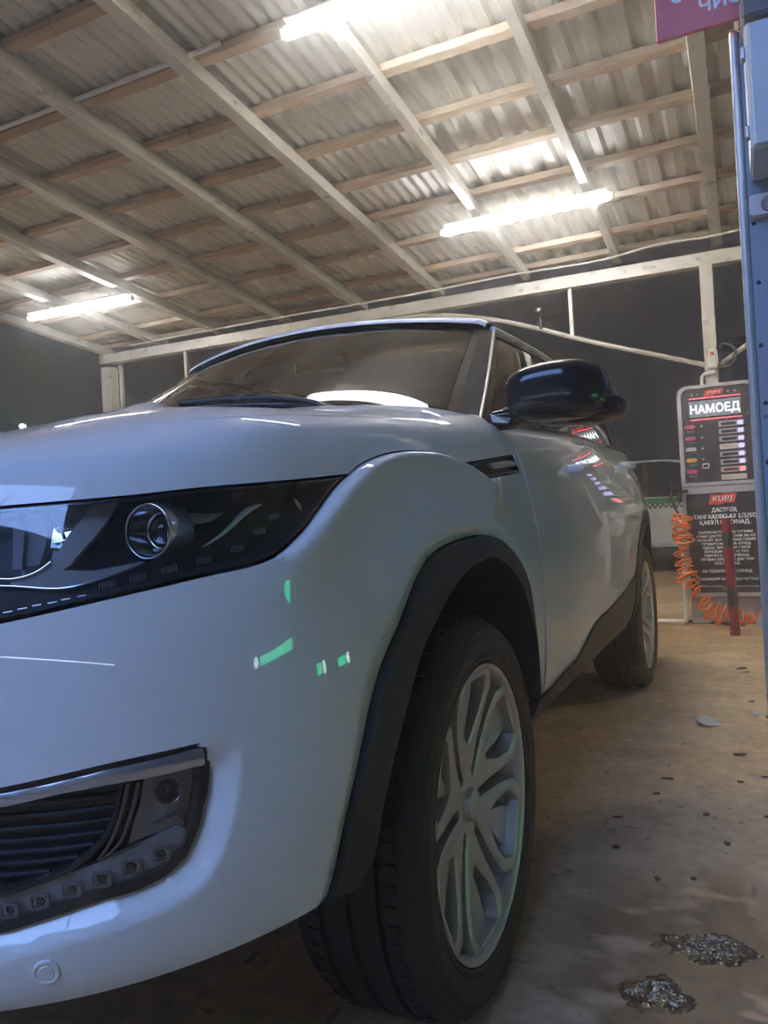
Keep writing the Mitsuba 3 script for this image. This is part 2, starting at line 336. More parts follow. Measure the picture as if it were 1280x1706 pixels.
for z in (1.93, 2.15): put(k+'__hinge', bevel((.012, .03, .035), (1.409, 1.0, z), r=.003), 'mat_grey_metal')
lab(k, 'light blue sheet metal cabinet high on the blue pillar', 'cabinet')
put('cable_box__cover', bevel((.5, .16, .40), (1.66, 1.05, 2.436), r=.008), 'mat_cap_grey'); put('cable_box__seam', bevel((.48, .006, .006), (1.66, .969, 2.35), r=.001), 'mat_dark')
lab('cable_box', 'dark grey box above the blue cabinet at the top right corner', 'box')
k = 'lock_plate'
put(k+'__plate', face_y(extrude(rrect(.20, .062, .012, (.085, 0)), .03), 1.423, 1.21, 1.790), 'mat_white_plastic', smooth=20)
put(k+'__cylinder', xform(lathe([(0, .010), (.010, .010), (.011, .006), (.021, .008), (.024, .003), (.024, 0)], 24), frame((1.462, 1.18, 1.787), (1, 0, 0), (0, 0, 1))), 'mat_grey_metal'); lab(k+'__cylinder', 'round grey lock cylinder')
put(k+'__keyhole', bevel((.004, .002, .010), (1.462, 1.1694, 1.787), r=.0005), 'mat_dark')
lab(k, 'white plate with a round lock on the blue pillar under the cabinet', 'lock')
k = 'pink_sign'
SX, SY, SZ = 1.176, 1.165, 2.345
sg = bevel((.62, .014, .52), (.31, 0, .26), r=.003)
Ms = frame((SX, SY, SZ), (1, 0, 0), (0, 1, 0)); Ms[:3, 2] = (0, 0, 1); Ms[:3, 1] = np.cross(Ms[:3, 2], Ms[:3, 0])
put(k+'__board', xform(sg, Ms), 'mat_pink_sign'); lab(k, 'pink sign board with white letters at the top right corner', 'sign')
put(k+'__lettering', xform(text('ЧИСТОТА', .042, .126, -.0071, .050, .002, True, 'l'), Ms), 'mat_text_white', smooth=False)
put(k+'__lettering', xform(text('ОЧЕНЬ', .042, .048, -.0071, .103, .002, True, 'l'), Ms), 'mat_text_white', smooth=False)
for x in (.32, .50): put(k+'__bracket', xform(bevel((.03, .045, .03), (x, .028, .42), r=.004), Ms), 'mat_grey_metal')

hz = bevel((15, 12.5, 4.2), (-1.2, 2.6, 2.06), r=.01)
scene['haze_bloom'] = mikit.ply(hz, {'type': 'null'}, interior={'type': 'ref', 'id': 'haze'})
lab('haze_bloom', 'thin haze, partly standing in for lens bloom around the lamps', kind='stuff')

# rippled film of water on the coarse concrete
def wet_film(name, cx, cy, rx, ry, seed, label):
    n = 190; gx, gy = np.meshgrid(np.linspace(-1.25, 1.25, n), np.linspace(-1.25, 1.25, n), indexing='ij')
    X, Y = cx+gx*rx, cy+gy*ry; q = np.stack([X*9, Y*9, np.full_like(X, seed)], -1)
    rr = np.hypot(gx, gy)+1.5*(meshkit.fbm(q*2.2, 3)-.5)
    P = np.stack([X, Y, 0*X], -1)
    z = .0018+.0030*(meshkit.noise(P*120+seed)-.4)+.0012*(meshkit.noise(P*240+seed)-.4)-.010*np.clip(rr-.72, 0, None)
    V = np.stack([X, Y, z], -1).reshape(-1, 3); i = np.arange(n*n).reshape(n, n); F = np.concatenate([np.stack([i[:-1, :-1], i[1:, :-1], i[1:, 1:]], -1).reshape(-1, 3), np.stack([i[:-1, :-1], i[1:, 1:], i[:-1, 1:]], -1).reshape(-1, 3)])
    keep = (V[F][:, :, 2] > -.0015).any(1); m = trimesh.Trimesh(V, F[keep], process=False); m.remove_unreferenced_vertices()
    put(name+'__film', m, 'mat_wet', smooth=True); lab(name, label, 'puddle')
    pts = rng.uniform(-1, 1, (2600, 2)); r2 = np.random.default_rng(int(seed)); dens = meshkit.fbm(np.c_[pts*4.5, np.full(len(pts), seed)], 3)
    pts = pts[(np.hypot(*pts.T)+1.5*(meshkit.fbm(np.c_[(cx+pts[:, 0]*rx)*20, (cy+pts[:, 1]*ry)*20, np.full(len(pts), seed*2.2)], 3)-.5) < .62) & (dens > .42)][:190]
    base_ = trimesh.creation.icosphere(subdivisions=1); dots = []
    for (a, b) in pts:
        s = r2.uniform(.0007, .0017)*(1.6 if r2.random() < .12 else 1); q = base_.copy(); q.vertices = q.vertices*[s*r2.uniform(.8, 1.9), s, s*.8]+[cx+a*rx, cy+b*ry, .0032]; dots.append(q)
    put(name+'__glint_blobs', cat(*dots), 'mat_glint', smooth=True); lab(name+'__glint_blobs', 'small pale blobs standing in for glints of light', kind='stuff')  # pale blobs imitate glints of light on the wet concrete
mat('mat_glint', (.50, .47, .42), .12, specular=.8)
mat('mat_wet', (.020, .015, .010), .22, specular=.6)
wet_film('puddle', 1.15, .115, .060, .060, 3., 'glinting wet patch on the floor nearest the bottom edge')
wet_film('puddle_001', 1.235, .300, .105, .055, 8., 'wider glinting wet patch on the floor beyond the nearest one')
# ------------------------------------------------------------------ payment kiosk
KX0, KX1, KY = .925, 1.455, 4.75
KC = (KX0+KX1)/2
k = 'payment_kiosk'
lab(k, 'black and white payment kiosk with lit display and printed board behind the bollard', 'payment kiosk')
def kface(poly, z_out, h, bsdf, name, smooth=20): return put(k+'__'+name, face_y(extrude(poly, h), 0, KY-z_out, 0), bsdf, smooth=smooth)
W_ = KX1-KX0
outer = rrect(W_, .80, .07, (KC, 1.367)).union(sbox(KX0, 1.04, KX1, 1.3)); outer = outer.intersection(sbox(0, 1.022, 3, 3)).union(sbox(KX0, 1.022, KX1, 1.1))
put(k+'__head', face_y(extrude(outer, .22), 0, KY+.22, 0), 'mat_silver_frame', smooth=20)
inner = rrect(W_-.055, .78, .05, (KC+.002, 1.352)).intersection(sbox(0, 1.048, 3, 3))
kface(outer.difference(inner), 0, .014, 'mat_silver_frame', 'frame')
kface(inner, 0, .006, 'mat_board_black', 'screen_panel')
put(k+'__cabinet', bevel((W_, .22, .815), (KC, KY+.11, .205+.4075), r=.008), 'mat_silver_frame')
bo = sbox(KX0, .205, KX1, 1.018); bi = sbox(KX0+.028, .235, KX1-.026, .965)
kface(bo.difference(bi), 0, .012, 'mat_silver_frame', 'board_frame')
kface(bi, 0, .005, 'mat_board_black', 'board')
put(k+'__plinth', bevel((W_-.04, .24, .205), (KC, KY+.14, .1025), r=.01), 'mat_grey_metal'); lab(k+'__plinth', 'dusty grey plinth')
yb = KY-.0055
def klogo(cx, cz, w, h, name):
    q = [(-.50, -.50), (.02, -.50), (.05, -.36), (.46, -.36), (.52, .44), (.03, .5), (0, .38), (-.46, .38)]
    pl = Polygon([(cx+a*w+.05*w*b, cz+b*h) for a, b in q]).buffer(.006, 6)
    kface(pl, .005, .003, 'mat_red', name)
    put(k+'__'+name+'_text', text('KUPI', h*.50, cx, KY-.008, cz-h*.23, .0012, True, width=w*.80, slant=.18), 'mat_text_white', smooth=False)
klogo(1.198, .922, .17, .072, 'logo')
L = [('ДАСТГОҲ', .030, .826, .17), ('ТАНГАҲОРО АЗ 1/3/5С', .030, .778, .42), ('ҚАБУЛ МЕКУНАД.', .030, .735, .34)]
L += [(s, .0175, .669-i*.0285, w) for i, (s, w) in enumerate([('БАРОИ ИСТИФОДА ТУГМАИ', .36), ('КУШИ ДАСТГОҲ, 1 СОМ ВА АЗ', .39), ('ОН БОЛО ХОР МЕКУНАД ТАБИИ', .39), ('ТУГМАРО ИНТИХОБ КУНЕД.', .335), ('ЯДАК, БЕСЕМ ВА ГАРМ', .315), ('КАРДАНИ ДАСТ. Н, ПУЛ', .295), ('ГИННЯТА НАМЕРАВАД,', .30), ('ЛУТФАН ШЛАНГРО ДАР ЧОИ', .355), ('ХУД ГУЗОРЕД.', .175)])]
L += [('БА ТОЗАГӢ РИОЯ КУНЕД.', .0180, .383, .335), ('ТАШАККУР БА ДИҚҚАТАТОН!', .0180, .325, .40), ('ДАР ҲОЛАТИ НОСОЗӢ БА КОРМАНД МУРОҶИАТ КУНЕД', .0085, .277, .40), ('РАҲМАТ', .0085, .260, .08)]
for s, h, z, w in L: m = text(s, h, 1.205, yb, z, .0014, True, width=w); m2 = m.copy(); m2.apply_translation((h*.055, -.0002, h*.02)); put(k+'__lettering', cat(m, m2), 'mat_text_white', smooth=False)
# display head
yh = KY-.0065
klogo(1.178, 1.704, .115, .038, 'head_logo')
for z, x0, x1 in ((1.668, 1.008, 1.355), (1.511, 1.012, 1.36)): glow(k+'__red_light_line', bevel((x1-x0, .006, .008), ((x0+x1)/2, yh-.001, z), r=.001), (3.2, .16, .22))
kface(sbox(1.0, 1.524, 1.362, 1.655), .006, .003, 'mat_black_gloss', 'display')
glow(k+'__display_letters', text('НАМОЕД', .062, 1.182, KY-.010, 1.557, .0014, True, width=.335), (3.1, 3.6, 3.7), smooth=False)
glow(k+'__display_backlight', face_y(extrude(sbox(1.006, 1.530, 1.356, 1.649), .0004), 0, KY-.0092, 0), (.12, .14, .16), 'mat_board_black', smooth=False)
for x, z in ((1.03, 1.697), (1.07, 1.697), (.968, 1.53), (1.275, 1.700), (1.32, 1.700), (1.40, 1.53)): put(k+'__screw', xform(lathe([(0, .003), (.004, .002), (.005, 0)], 10), frame((x, yh, z), (1, 0, 0), (0, 0, 1))), 'mat_text_white')
mat('mat_btn_pink', (.62, .12, .22), .4); mat('mat_btn_white', (.7, .7, .7), .4); mat('mat_btn_yellow', (.80, .40, .06), .4); mat('mat_btn_magenta', (.62, .08, .30), .4)
for i, (z, c) in enumerate(((1.461, 'mat_btn_pink'), (1.376, 'mat_btn_magenta'), (1.296, 'mat_btn_white'), (1.215, 'mat_btn_yellow'), (1.131, 'mat_btn_magenta'))):
    put(k+'__button', face_y(extrude(rrect(.075, .030, .0149, (1.006, z)), .010), 0, KY-.006, 0), c, smooth=25)
    put(k+'__caption', face_y(extrude(unary_union([sbox(.985, z-.030-j*.011, 1.045-.012*j, z-.026-j*.011) for j in range(2 if i in (0, 3, 4) else 1)]), .001), 0, yh, 0), 'mat_grey_metal', smooth=False)
    if i < 4: put(k+'__icon', face_y(extrude(Point(1.085, z+.002).buffer(.008), .001), 0, yh, 0), 'mat_silver_frame', smooth=False)
put(k+'__trim_line', face_y(extrude(sbox(.960, 1.11, .962, 1.47), .001), 0, yh, 0), 'mat_grey_metal', smooth=False)
put(k+'__card_symbol', face_y(extrude(rrect(.05, .038, .01, (1.100, 1.168)).difference(rrect(.036, .022, .006, (1.100, 1.168))), .0015), 0, yh, 0), 'mat_text_white', smooth=False)
for i in range(8):
    z = 1.466-i*.0556; c = [1.285, z]
    fr = rrect(.170, .040, .006, c)
    bs = ['mat_silver_frame']*8; bs[3] = 'mat_btn_white'; bs[7] = 'mat_paper'
    put(k+'__key', face_y(extrude(fr, .006), 0, KY-.006, 0), bs[i], smooth=25)
    if i not in (3, 7): put(k+'__key_label', face_y(extrude(rrect(.10, .020, .002, (c[0]-.018, z-.001)), .001), 0, KY-.012, 0), 'mat_board_black' if i != 6 else 'mat_bollard_red', smooth=False)
    if i == 3: put(k+'__key_label', text('пуск', .012, c[0]-.02, KY-.012, z-.005, .001, True, width=.07), 'mat_btn_yellow', smooth=False)
    if i != 7: glow(k+'__key_light', face_y(extrude(rrect(.036, .032, .006, (c[0]+.060, z)), .002), 0, KY-.012, 0), (.55, .50, 1.15) if i != 6 else (1.3, .25, .3), smooth=25)
# air hose: gun holder, black lead and orange spiral
k = 'air_hose'
lab(k, 'orange spiral air hose hanging beside the kiosk and lying at its foot', 'hose')
mid = spline([(.93, 4.60, .80), (.915, 4.60, .74), (.93, 4.60, .66), (.925, 4.60, .56), (.935, 4.6, .46), (.95, 4.60, .36), (1.02, 4.58, .22), (1.10, 4.56, .12), (1.20, 4.55, .085), (1.30, 4.55, .085), (1.385, 4.55, .085)], 900)
tt = np.linspace(0, 1, 900); turns = 36*2*np.pi*(tt**.80); rad = .050+.016*np.sin(tt*19)+.014*np.sin(tt*43+1)
tg = np.gradient(mid, axis=0); tg /= np.linalg.norm(tg, axis=1, keepdims=True)
ax = np.array([0, 1., 0]); e1 = np.cross(tg, ax); e1 /= np.linalg.norm(e1, axis=1, keepdims=True)
e2 = np.cross(tg, e1)
jit = gaussian_filter1d(rng.normal(0, 1, (900, 3)), 16, axis=0)*.05
mid[:, 1] -= .06
coil = mid+rad[:, None]*(np.cos(turns)[:, None]*e1+.8*np.sin(turns)[:, None]*e2)+jit+tg*(.035*np.sin(turns*.5+1))[:, None]
coil[:, 2] = np.maximum(coil[:, 2], .012)
put(k+'__spiral', tube(coil, .0064, 7), 'mat_orange', smooth=50)
put(k+'__lead', tube(spline([(.885, 4.62, 1.02), (.86, 4.61, .98), (.868, 4.61, .90), (.905, 4.60, .82), (.915, 4.60, .78)], 24), .009, 8), 'mat_dark'); lab(k+'__lead', 'black lead')
put(k+'__gun', cat(bevel((.075, .05, .05), (.895, 4.63, 1.02), r=.012), bevel((.028, .03, .10), (.915, 4.63, .965), r=.008), bevel((.02, .02, .05), (.868, 4.62, 1.055), r=.006), bevel((.10, .08, .02), (.92, 4.69, .99), r=.005)), 'mat_black_gloss'); lab(k+'__gun', 'black blow gun in its holder')
put(k+'__coupling', tube([(.912, 4.6, .79), (.916, 4.6, .755)], .010, 10), 'mat_text_white')
put('water_pipe', tube(np.vstack([[(.915, 4.68, .83), (.915, 4.68, .08)], spline([(.912, 4.68, .05), (.90, 4.68, .035), (.88, 4.68, .03)], 6), [(.5, 4.68, .03), (-1.2, 4.70, .03)]]), .019, 12), 'mat_white_plastic')
lab('water_pipe', 'white plastic pipe going down beside the kiosk and along the floor to the left', 'pipe')
put('floor_cable', tube(spline([(1.3, 4.64, .012), (1.0, 4.80, .014), (.7, 4.78, .014), (.2, 4.83, .012), (-1, 4.85, .012)], 30), .010, 8), 'mat_dark'); lab('floor_cable', 'black cable lying on the floor behind the white pipe', 'cable')
# bollard
k = 'bollard'
bxy = np.array([1.243, 4.27]); lean = .018
zs = [0, .196, .327, .596, .694, .79]
def bpt(z): return (bxy[0]-lean*z/.79, bxy[1], z)
lab(k, 'thin bollard with red and black bands in front of the kiosk', 'bollard')
for i in range(5):
    put(k+'__band', tube([bpt(zs[i]), bpt(zs[i+1])], .031, 24), 'mat_bollard_red' if i % 2 == 0 else 'mat_bollard_black')
put(k+'__cap', tube([bpt(.79), bpt(.797)], .032, 24), 'mat_text_white'); lab(k+'__cap', 'white cap')
put('stone_block', trimesh.convex.convex_hull(np.array([1.44, 4.68, .0])+np.array([[-.07, -.05, 0], [.08, -.05, 0], [.09, .06, 0], [-.06, .06, 0], [-.05, -.03, .10], [.03, -.02, .12], [.05, .04, .09], [-.03, .04, .11]])), 'mat_grey_metal', smooth=False)
lab('stone_block', 'grey stone lump at the foot of the kiosk beside the orange hose', 'stone')
# ------------------------------------------------------------------ taxi behind
k = 'taxi'
lab(k, 'white taxi with a green and chequered stripe parked in the dark behind the kiosk', 'car')
mat('mat_taxi_white', (.78, .79, .84), .25); mat('mat_taxi_green', (.0, .16, .06), .4); mat('mat_taxi_glass', (.010, .012, .013), .08); mat('mat_rubber', (.014, .014, .015), .6)
TX, TY = .2, 9.0       # middle of the taxi; it stands across, nose to the right
def tpt(a, z): return (TX+a, z)
side = spline([(-2.1, .36), (-2.15, .62), (-2.05, .90), (-1.5, .96), (-.7, .985), (.4, .985), (1.3, .94), (1.95, .82), (2.12, .62), (2.1, .36)], 60)
arch_ = lambda a: Point(a, .32).buffer(.36, 24)
body = Polygon(np.vstack([side, [(2.05, .26), (-2.05, .26)]])).difference(unary_union([arch_(-1.30), arch_(1.30)]))
put(k+'__body', xform(extrude(body, 1.62), frame((TX, TY+1.62, 0), (1, 0, 0), (0, 0, 1))), 'mat_taxi_white', smooth=40)
cab = spline([(-1.75, .96), (-1.35, 1.20), (-.95, 1.40), (-.5, 1.455), (.1, 1.465), (.45, 1.42), (.85, 1.20), (1.25, .95)], 50)
rows = []
for (a, z) in cab:
    t = (z-.95)/.52; rows.append([(TX+a, TY+.03+.16*t, z), (TX+a, TY+1.59-.16*t, z)])
rows = np.array(rows); n = len(rows)
V = rows.reshape(-1, 3); F = []
for i in range(n-1): a = 2*i; F += [(a, a+1, a+3), (a, a+3, a+2)]
put(k+'__roof', trimesh.Trimesh(np.vstack([V, V+[0, 0, .02]]), F+[tuple(j+2*n for j in f[::-1]) for f in F], process=False), 'mat_taxi_white', smooth=40)
for s in (0, 1):
    P = rows[:, s]; c = P.mean(0); F = [(i, i+1, n) if s else (i+1, i, n) for i in range(n-1)]
    put(k+'__side_glass', trimesh.Trimesh(np.vstack([P, [[c[0], P[0, 1], .95]]]), F+[(n-1, 0, n)], process=False), 'mat_taxi_glass', smooth=False)
put(k+'__roof_rail', tube([(TX+a, TY+.03+.16*(z-.95)/.52-.004, z) for a, z in cab[12:40]], .016, 8), 'mat_taxi_white')
put(k+'__pillar', beam((TX+.0, TY+.02, .95), (TX-.02, TY+.18, 1.45), .07, .02, up=(0, 1, 0)), 'mat_dark')
st = Polygon(np.vstack([side[8:-8], side[8:-8][::-1]-[0, .1]]))
put(k+'__green_stripe', face_y(extrude(sbox(-1.95, .905, 1.5, .975), .004), TX, TY, 0), 'mat_taxi_green', smooth=False)
sq = unary_union([sbox(-1.9+j*.032, .905-(q+1)*.030, -1.9+(j+1)*.032-.0004, .905-q*.030-.0004) for j in range(104) for q in range(2) if (j+q) % 2])
put(k+'__chequer_band', face_y(extrude(sq, .004), TX, TY, 0), 'mat_dark', smooth=False)
put(k+'__sill', bevel((3.9, .1, .12), (TX, TY+.03, .29), r=.02), 'mat_dark')
put(k+'__sill', bevel((3.9, 1.5, .08), (TX, TY+.8, .28), r=.02), 'mat_dark')
put(k+'__sill_trim', bevel((1.9, .02, .03), (TX, TY-.005, .375), r=.008), 'mat_taxi_white')
def small_wheel(x, y, s):
    put(k+'__wheel', xform(cat(lathe([(.18, .02), (.24, .03), (.29, .02), (.31, -.02), (.31, -.15), (.28, -.18), (.2, -.18)], 36)), frame((x, y, .31), (1, 0, 0), (0, 0, s))), 'mat_rubber')
    put(k+'__wheel_rim', xform(lathe([(0, .0), (.06, .004), (.15, -.02), (.18, .02), (.19, .01)], 30), frame((x, y, .31), (1, 0, 0), (0, 0, s))), 'mat_grey_metal')
for a in (-1.3, 1.3): small_wheel(TX+a, TY+.03, 1); small_wheel(TX+a, TY+1.58, -1)
# ------------------------------------------------------------------ litter on the floor
def scrap(name, x, y, w, h, a, bsdf, label, cat_, lift=.004, kink=.3, group=None):
    pts = np.array([(-.5, -.4), (-.1, -.5), (.5, -.3), (.45, .3), (.05, .5), (-.45, .35)])*[w, h]
    c, s = math.cos(a), math.sin(a); xy = pts@np.array([[c, s], [-s, c]])
    zz = .002+np.abs(rng.normal(0, kink, 6))*min(w, h)*.6
    V = np.vstack([np.c_[xy+[x, y], zz], [[x, y, .003+kink*min(w, h)*.5]]]); F = [(i, (i+1) % 6, 6) for i in range(6)]
    V2 = V+[0, 0, .0012]
    sd = [q for i in range(6) for q in ((i, 7+(i+1) % 6, (i+1) % 6), (i, 7+i, 7+(i+1) % 6))]
    key = put(name, trimesh.Trimesh(np.vstack([V, V2]), [f[::-1] for f in F]+[tuple(j+7 for j in f) for f in F]+sd, process=False), bsdf, smooth=False)
    lab(key, label, cat_, group)
scrap('crumpled_paper', 1.163, 2.02, .085, .14, .2, 'mat_paper', 'crumpled pale paper scrap on the floor between car and blue pillar', 'paper', kink=.35)
scrap('paper_chip', .892, 1.70, .028, .02, .3, 'mat_text_white', 'tiny white paper chip on the floor in the shadow of the car', 'paper', kink=.1)
for x, y, w, h, a in ((1.34, 2.20, .03, .05, .4), (1.33, 2.42, .028, .02, .9), (1.395, 2.15, .03, .03, .1), (1.285, 1.62, .045, .03, .2), (1.30, 3.05, .04, .02, .1), (1.285, 3.15, .05, .02, .2), (1.07, 1.30, .038, .016, .1), (1.05, 1.15, .022, .014, .4), (1.20, 1.02, .018, .02, .2), (1.26, .83, .016, .02, .3), (.99, .72, .018, .02, .9), (1.11, .57, .014, .016, .4), (1.19, .60, .012, .016, .3), (1.29, 1.33, .02, .012, .1), (1.365, 1.40, .03, .012, .2), (1.36, 1.05, .02, .015, .2), (.965, .93, .03, .01, 0.)):
    scrap('dry_leaf', x, y, w, h, a, 'mat_leaf' if (x, y) != (1.34, 2.20) else 'mat_paper', 'small dark leaf crumb lying on the concrete right of the car', 'leaf', kink=.2, group='leaf crumbs on the concrete')
# ------------------------------------------------------------------ the car's skin: a loft along its plan
# ---- plan curve of the body (car's left half), front centre -> tail centre
PLAN = np.array([(0,-.915),(.25,-.90),(.45,-.865),(.61,-.80),(.715,-.725),(.79,-.635),(.838,-.535),(.862,-.43),(.876,-.25),(.884,0),(.884,.3),(.884,.7),(.887,1.2),(.889,1.7),(.896,2.1),(.900,2.45),(.893,2.75),(.865,3.1),(.80,3.36),(.60,3.50),(.3,3.54),(0,3.55)])
_d = np.r_[0,np.cumsum(np.hypot(*np.diff(PLAN,axis=0).T))]
_px,_py = (CubicSpline(_d,PLAN[:,0],bc_type=((1,1.),(1,-1.))),CubicSpline(_d,PLAN[:,1],bc_type=((1,0.),(1,0.))))
SMAX=_d[-1]
NS,NW=900,261
_s=np.linspace(0,SMAX,NS)
def s_of(X,Y):
    q=np.c_[_px(_s),_py(_s)]; return _s[np.argmin(np.hypot(q[:,0]-X,q[:,1]-Y))]
# profile rows (inset, z) at some stations; row 8 is the shoulder / hood's edge, row 9 is a little way in
PROF = {
 (0,-.915):[(.045,.36),(.008,.43),(0,.60),(.012,.78),(.035,.88),(.058,.955),(.085,1.003),(.135,1.028),(.23,1.052)],
 (.45,-.865):[(.040,.365),(.007,.43),(0,.60),(.015,.78),(.040,.88),(.062,.955),(.090,1.003),(.140,1.030),(.23,1.057)],
 (.715,-.725):[(.030,.392),(.006,.45),(0,.58),(.020,.78),(.045,.88),(.070,.958),(.094,1.005),(.134,1.036),(.20,1.064)],
 (.838,-.535):[(.008,.420),(.002,.48),(0,.58),(.020,.78),(.045,.88),(.069,.965),(.088,1.015),(.110,1.050),(.17,1.080)],
 (.876,-.25):[(.006,.43),(.0,.50),(0,.58),(.018,.78),(.039,.88),(.060,.975),(.078,1.03),(.095,1.068),(.15,1.098)],
 (.884,0):[(.012,.41),(.0,.50),(0,.60),(.014,.78),(.026,.88),(.042,.98),(.062,1.042),(.085,1.085),(.13,1.115)],
 (.884,.35):[(.04,.388),(.006,.50),(0,.64),(.002,.78),(.010,.88),(.030,.99),(.052,1.06),(.075,1.107),(.095,1.132)],
 (.887,1.2):[(.04,.388),(.006,.50),(0,.64),(.002,.78),(.010,.89),(.034,1.02),(.058,1.10),(.078,1.145),(.092,1.168)],
 (.889,1.7):[(.04,.388),(.006,.50),(0,.64),(.002,.79),(.010,.89),(.036,1.03),(.062,1.11),(.085,1.16),(.098,1.183)],
 (.900,2.45):[(.04,.388),(.008,.52),(.006,.66),(0,.80),(.008,.90),(.048,1.03),(.083,1.11),(.108,1.16),(.122,1.195)],
 (.865,3.1):[(.04,.388),(.008,.52),(.006,.66),(.002,.80),(.010,.90),(.045,1.03),(.08,1.11),(.11,1.17),(.13,1.215)],
 (.60,3.50):[(.02,.43),(.008,.52),(0,.66),(.006,.80),(.010,.92),(.03,1.03),(.045,1.11),(.06,1.17),(.07,1.22)],
 (0,3.55):[(.02,.43),(.008,.52),(0,.66),(.006,.80),(.010,.92),(.03,1.03),(.045,1.11),(.06,1.17),(.07,1.22)],
}
def _grid():
    st=np.array([s_of(*k) for k in PROF]); st[0]=0; st[-1]=SMAX
    A=np.array(list(PROF.values()))               # station, row, 2
    w=np.linspace(0,8,NW)
    rows=np.array([Akima1DInterpolator(np.arange(9),a,axis=0)(w) for a in A])
    g=PchipInterpolator(st,rows,axis=0)(_s)       # NS,NW,2
    g=gaussian_filter1d(g,14,axis=0,mode='nearest')
    pad=40
    e=np.concatenate([g[:,:1]+(g[:,:1]-g[:,1:2])*np.arange(pad,0,-1)[None,:,None],g,g[:,-1:]+(g[:,-1:]-g[:,-2:-1])*np.arange(1,pad+1)[None,:,None]],1)
    g=gaussian_filter1d(e,9,axis=1)[:,pad:-pad]
    return g
GRID=_grid()
def plan(s):
    s=np.asarray(s,float)
    x,y,dx,dy=_px(s),_py(s),_px(s,1),_py(s,1); n=np.hypot(dx,dy)
    return x,y,dy/n,-dx/n          # outward normal: right of travel
def hull(s,w,off=0.):
    """Point of the body's skin: s metres along the plan, w rows up (0 bottom .. 8 shoulder), off metres outward."""
    s,w=np.broadcast_arrays(np.atleast_1d(np.asarray(s,float)),np.atleast_1d(np.asarray(w,float)))
    c=np.array([np.clip(s/SMAX*(NS-1),0,NS-1),np.clip(w/8*(NW-1),0,NW-1)])
    ins=map_coordinates(GRID[...,0],c,order=1); z=map_coordinates(GRID[...,1],c,order=1)
    x,y,nx,ny=plan(s)
    return np.stack([x-nx*(ins-off),y-ny*(ins-off),z],-1)
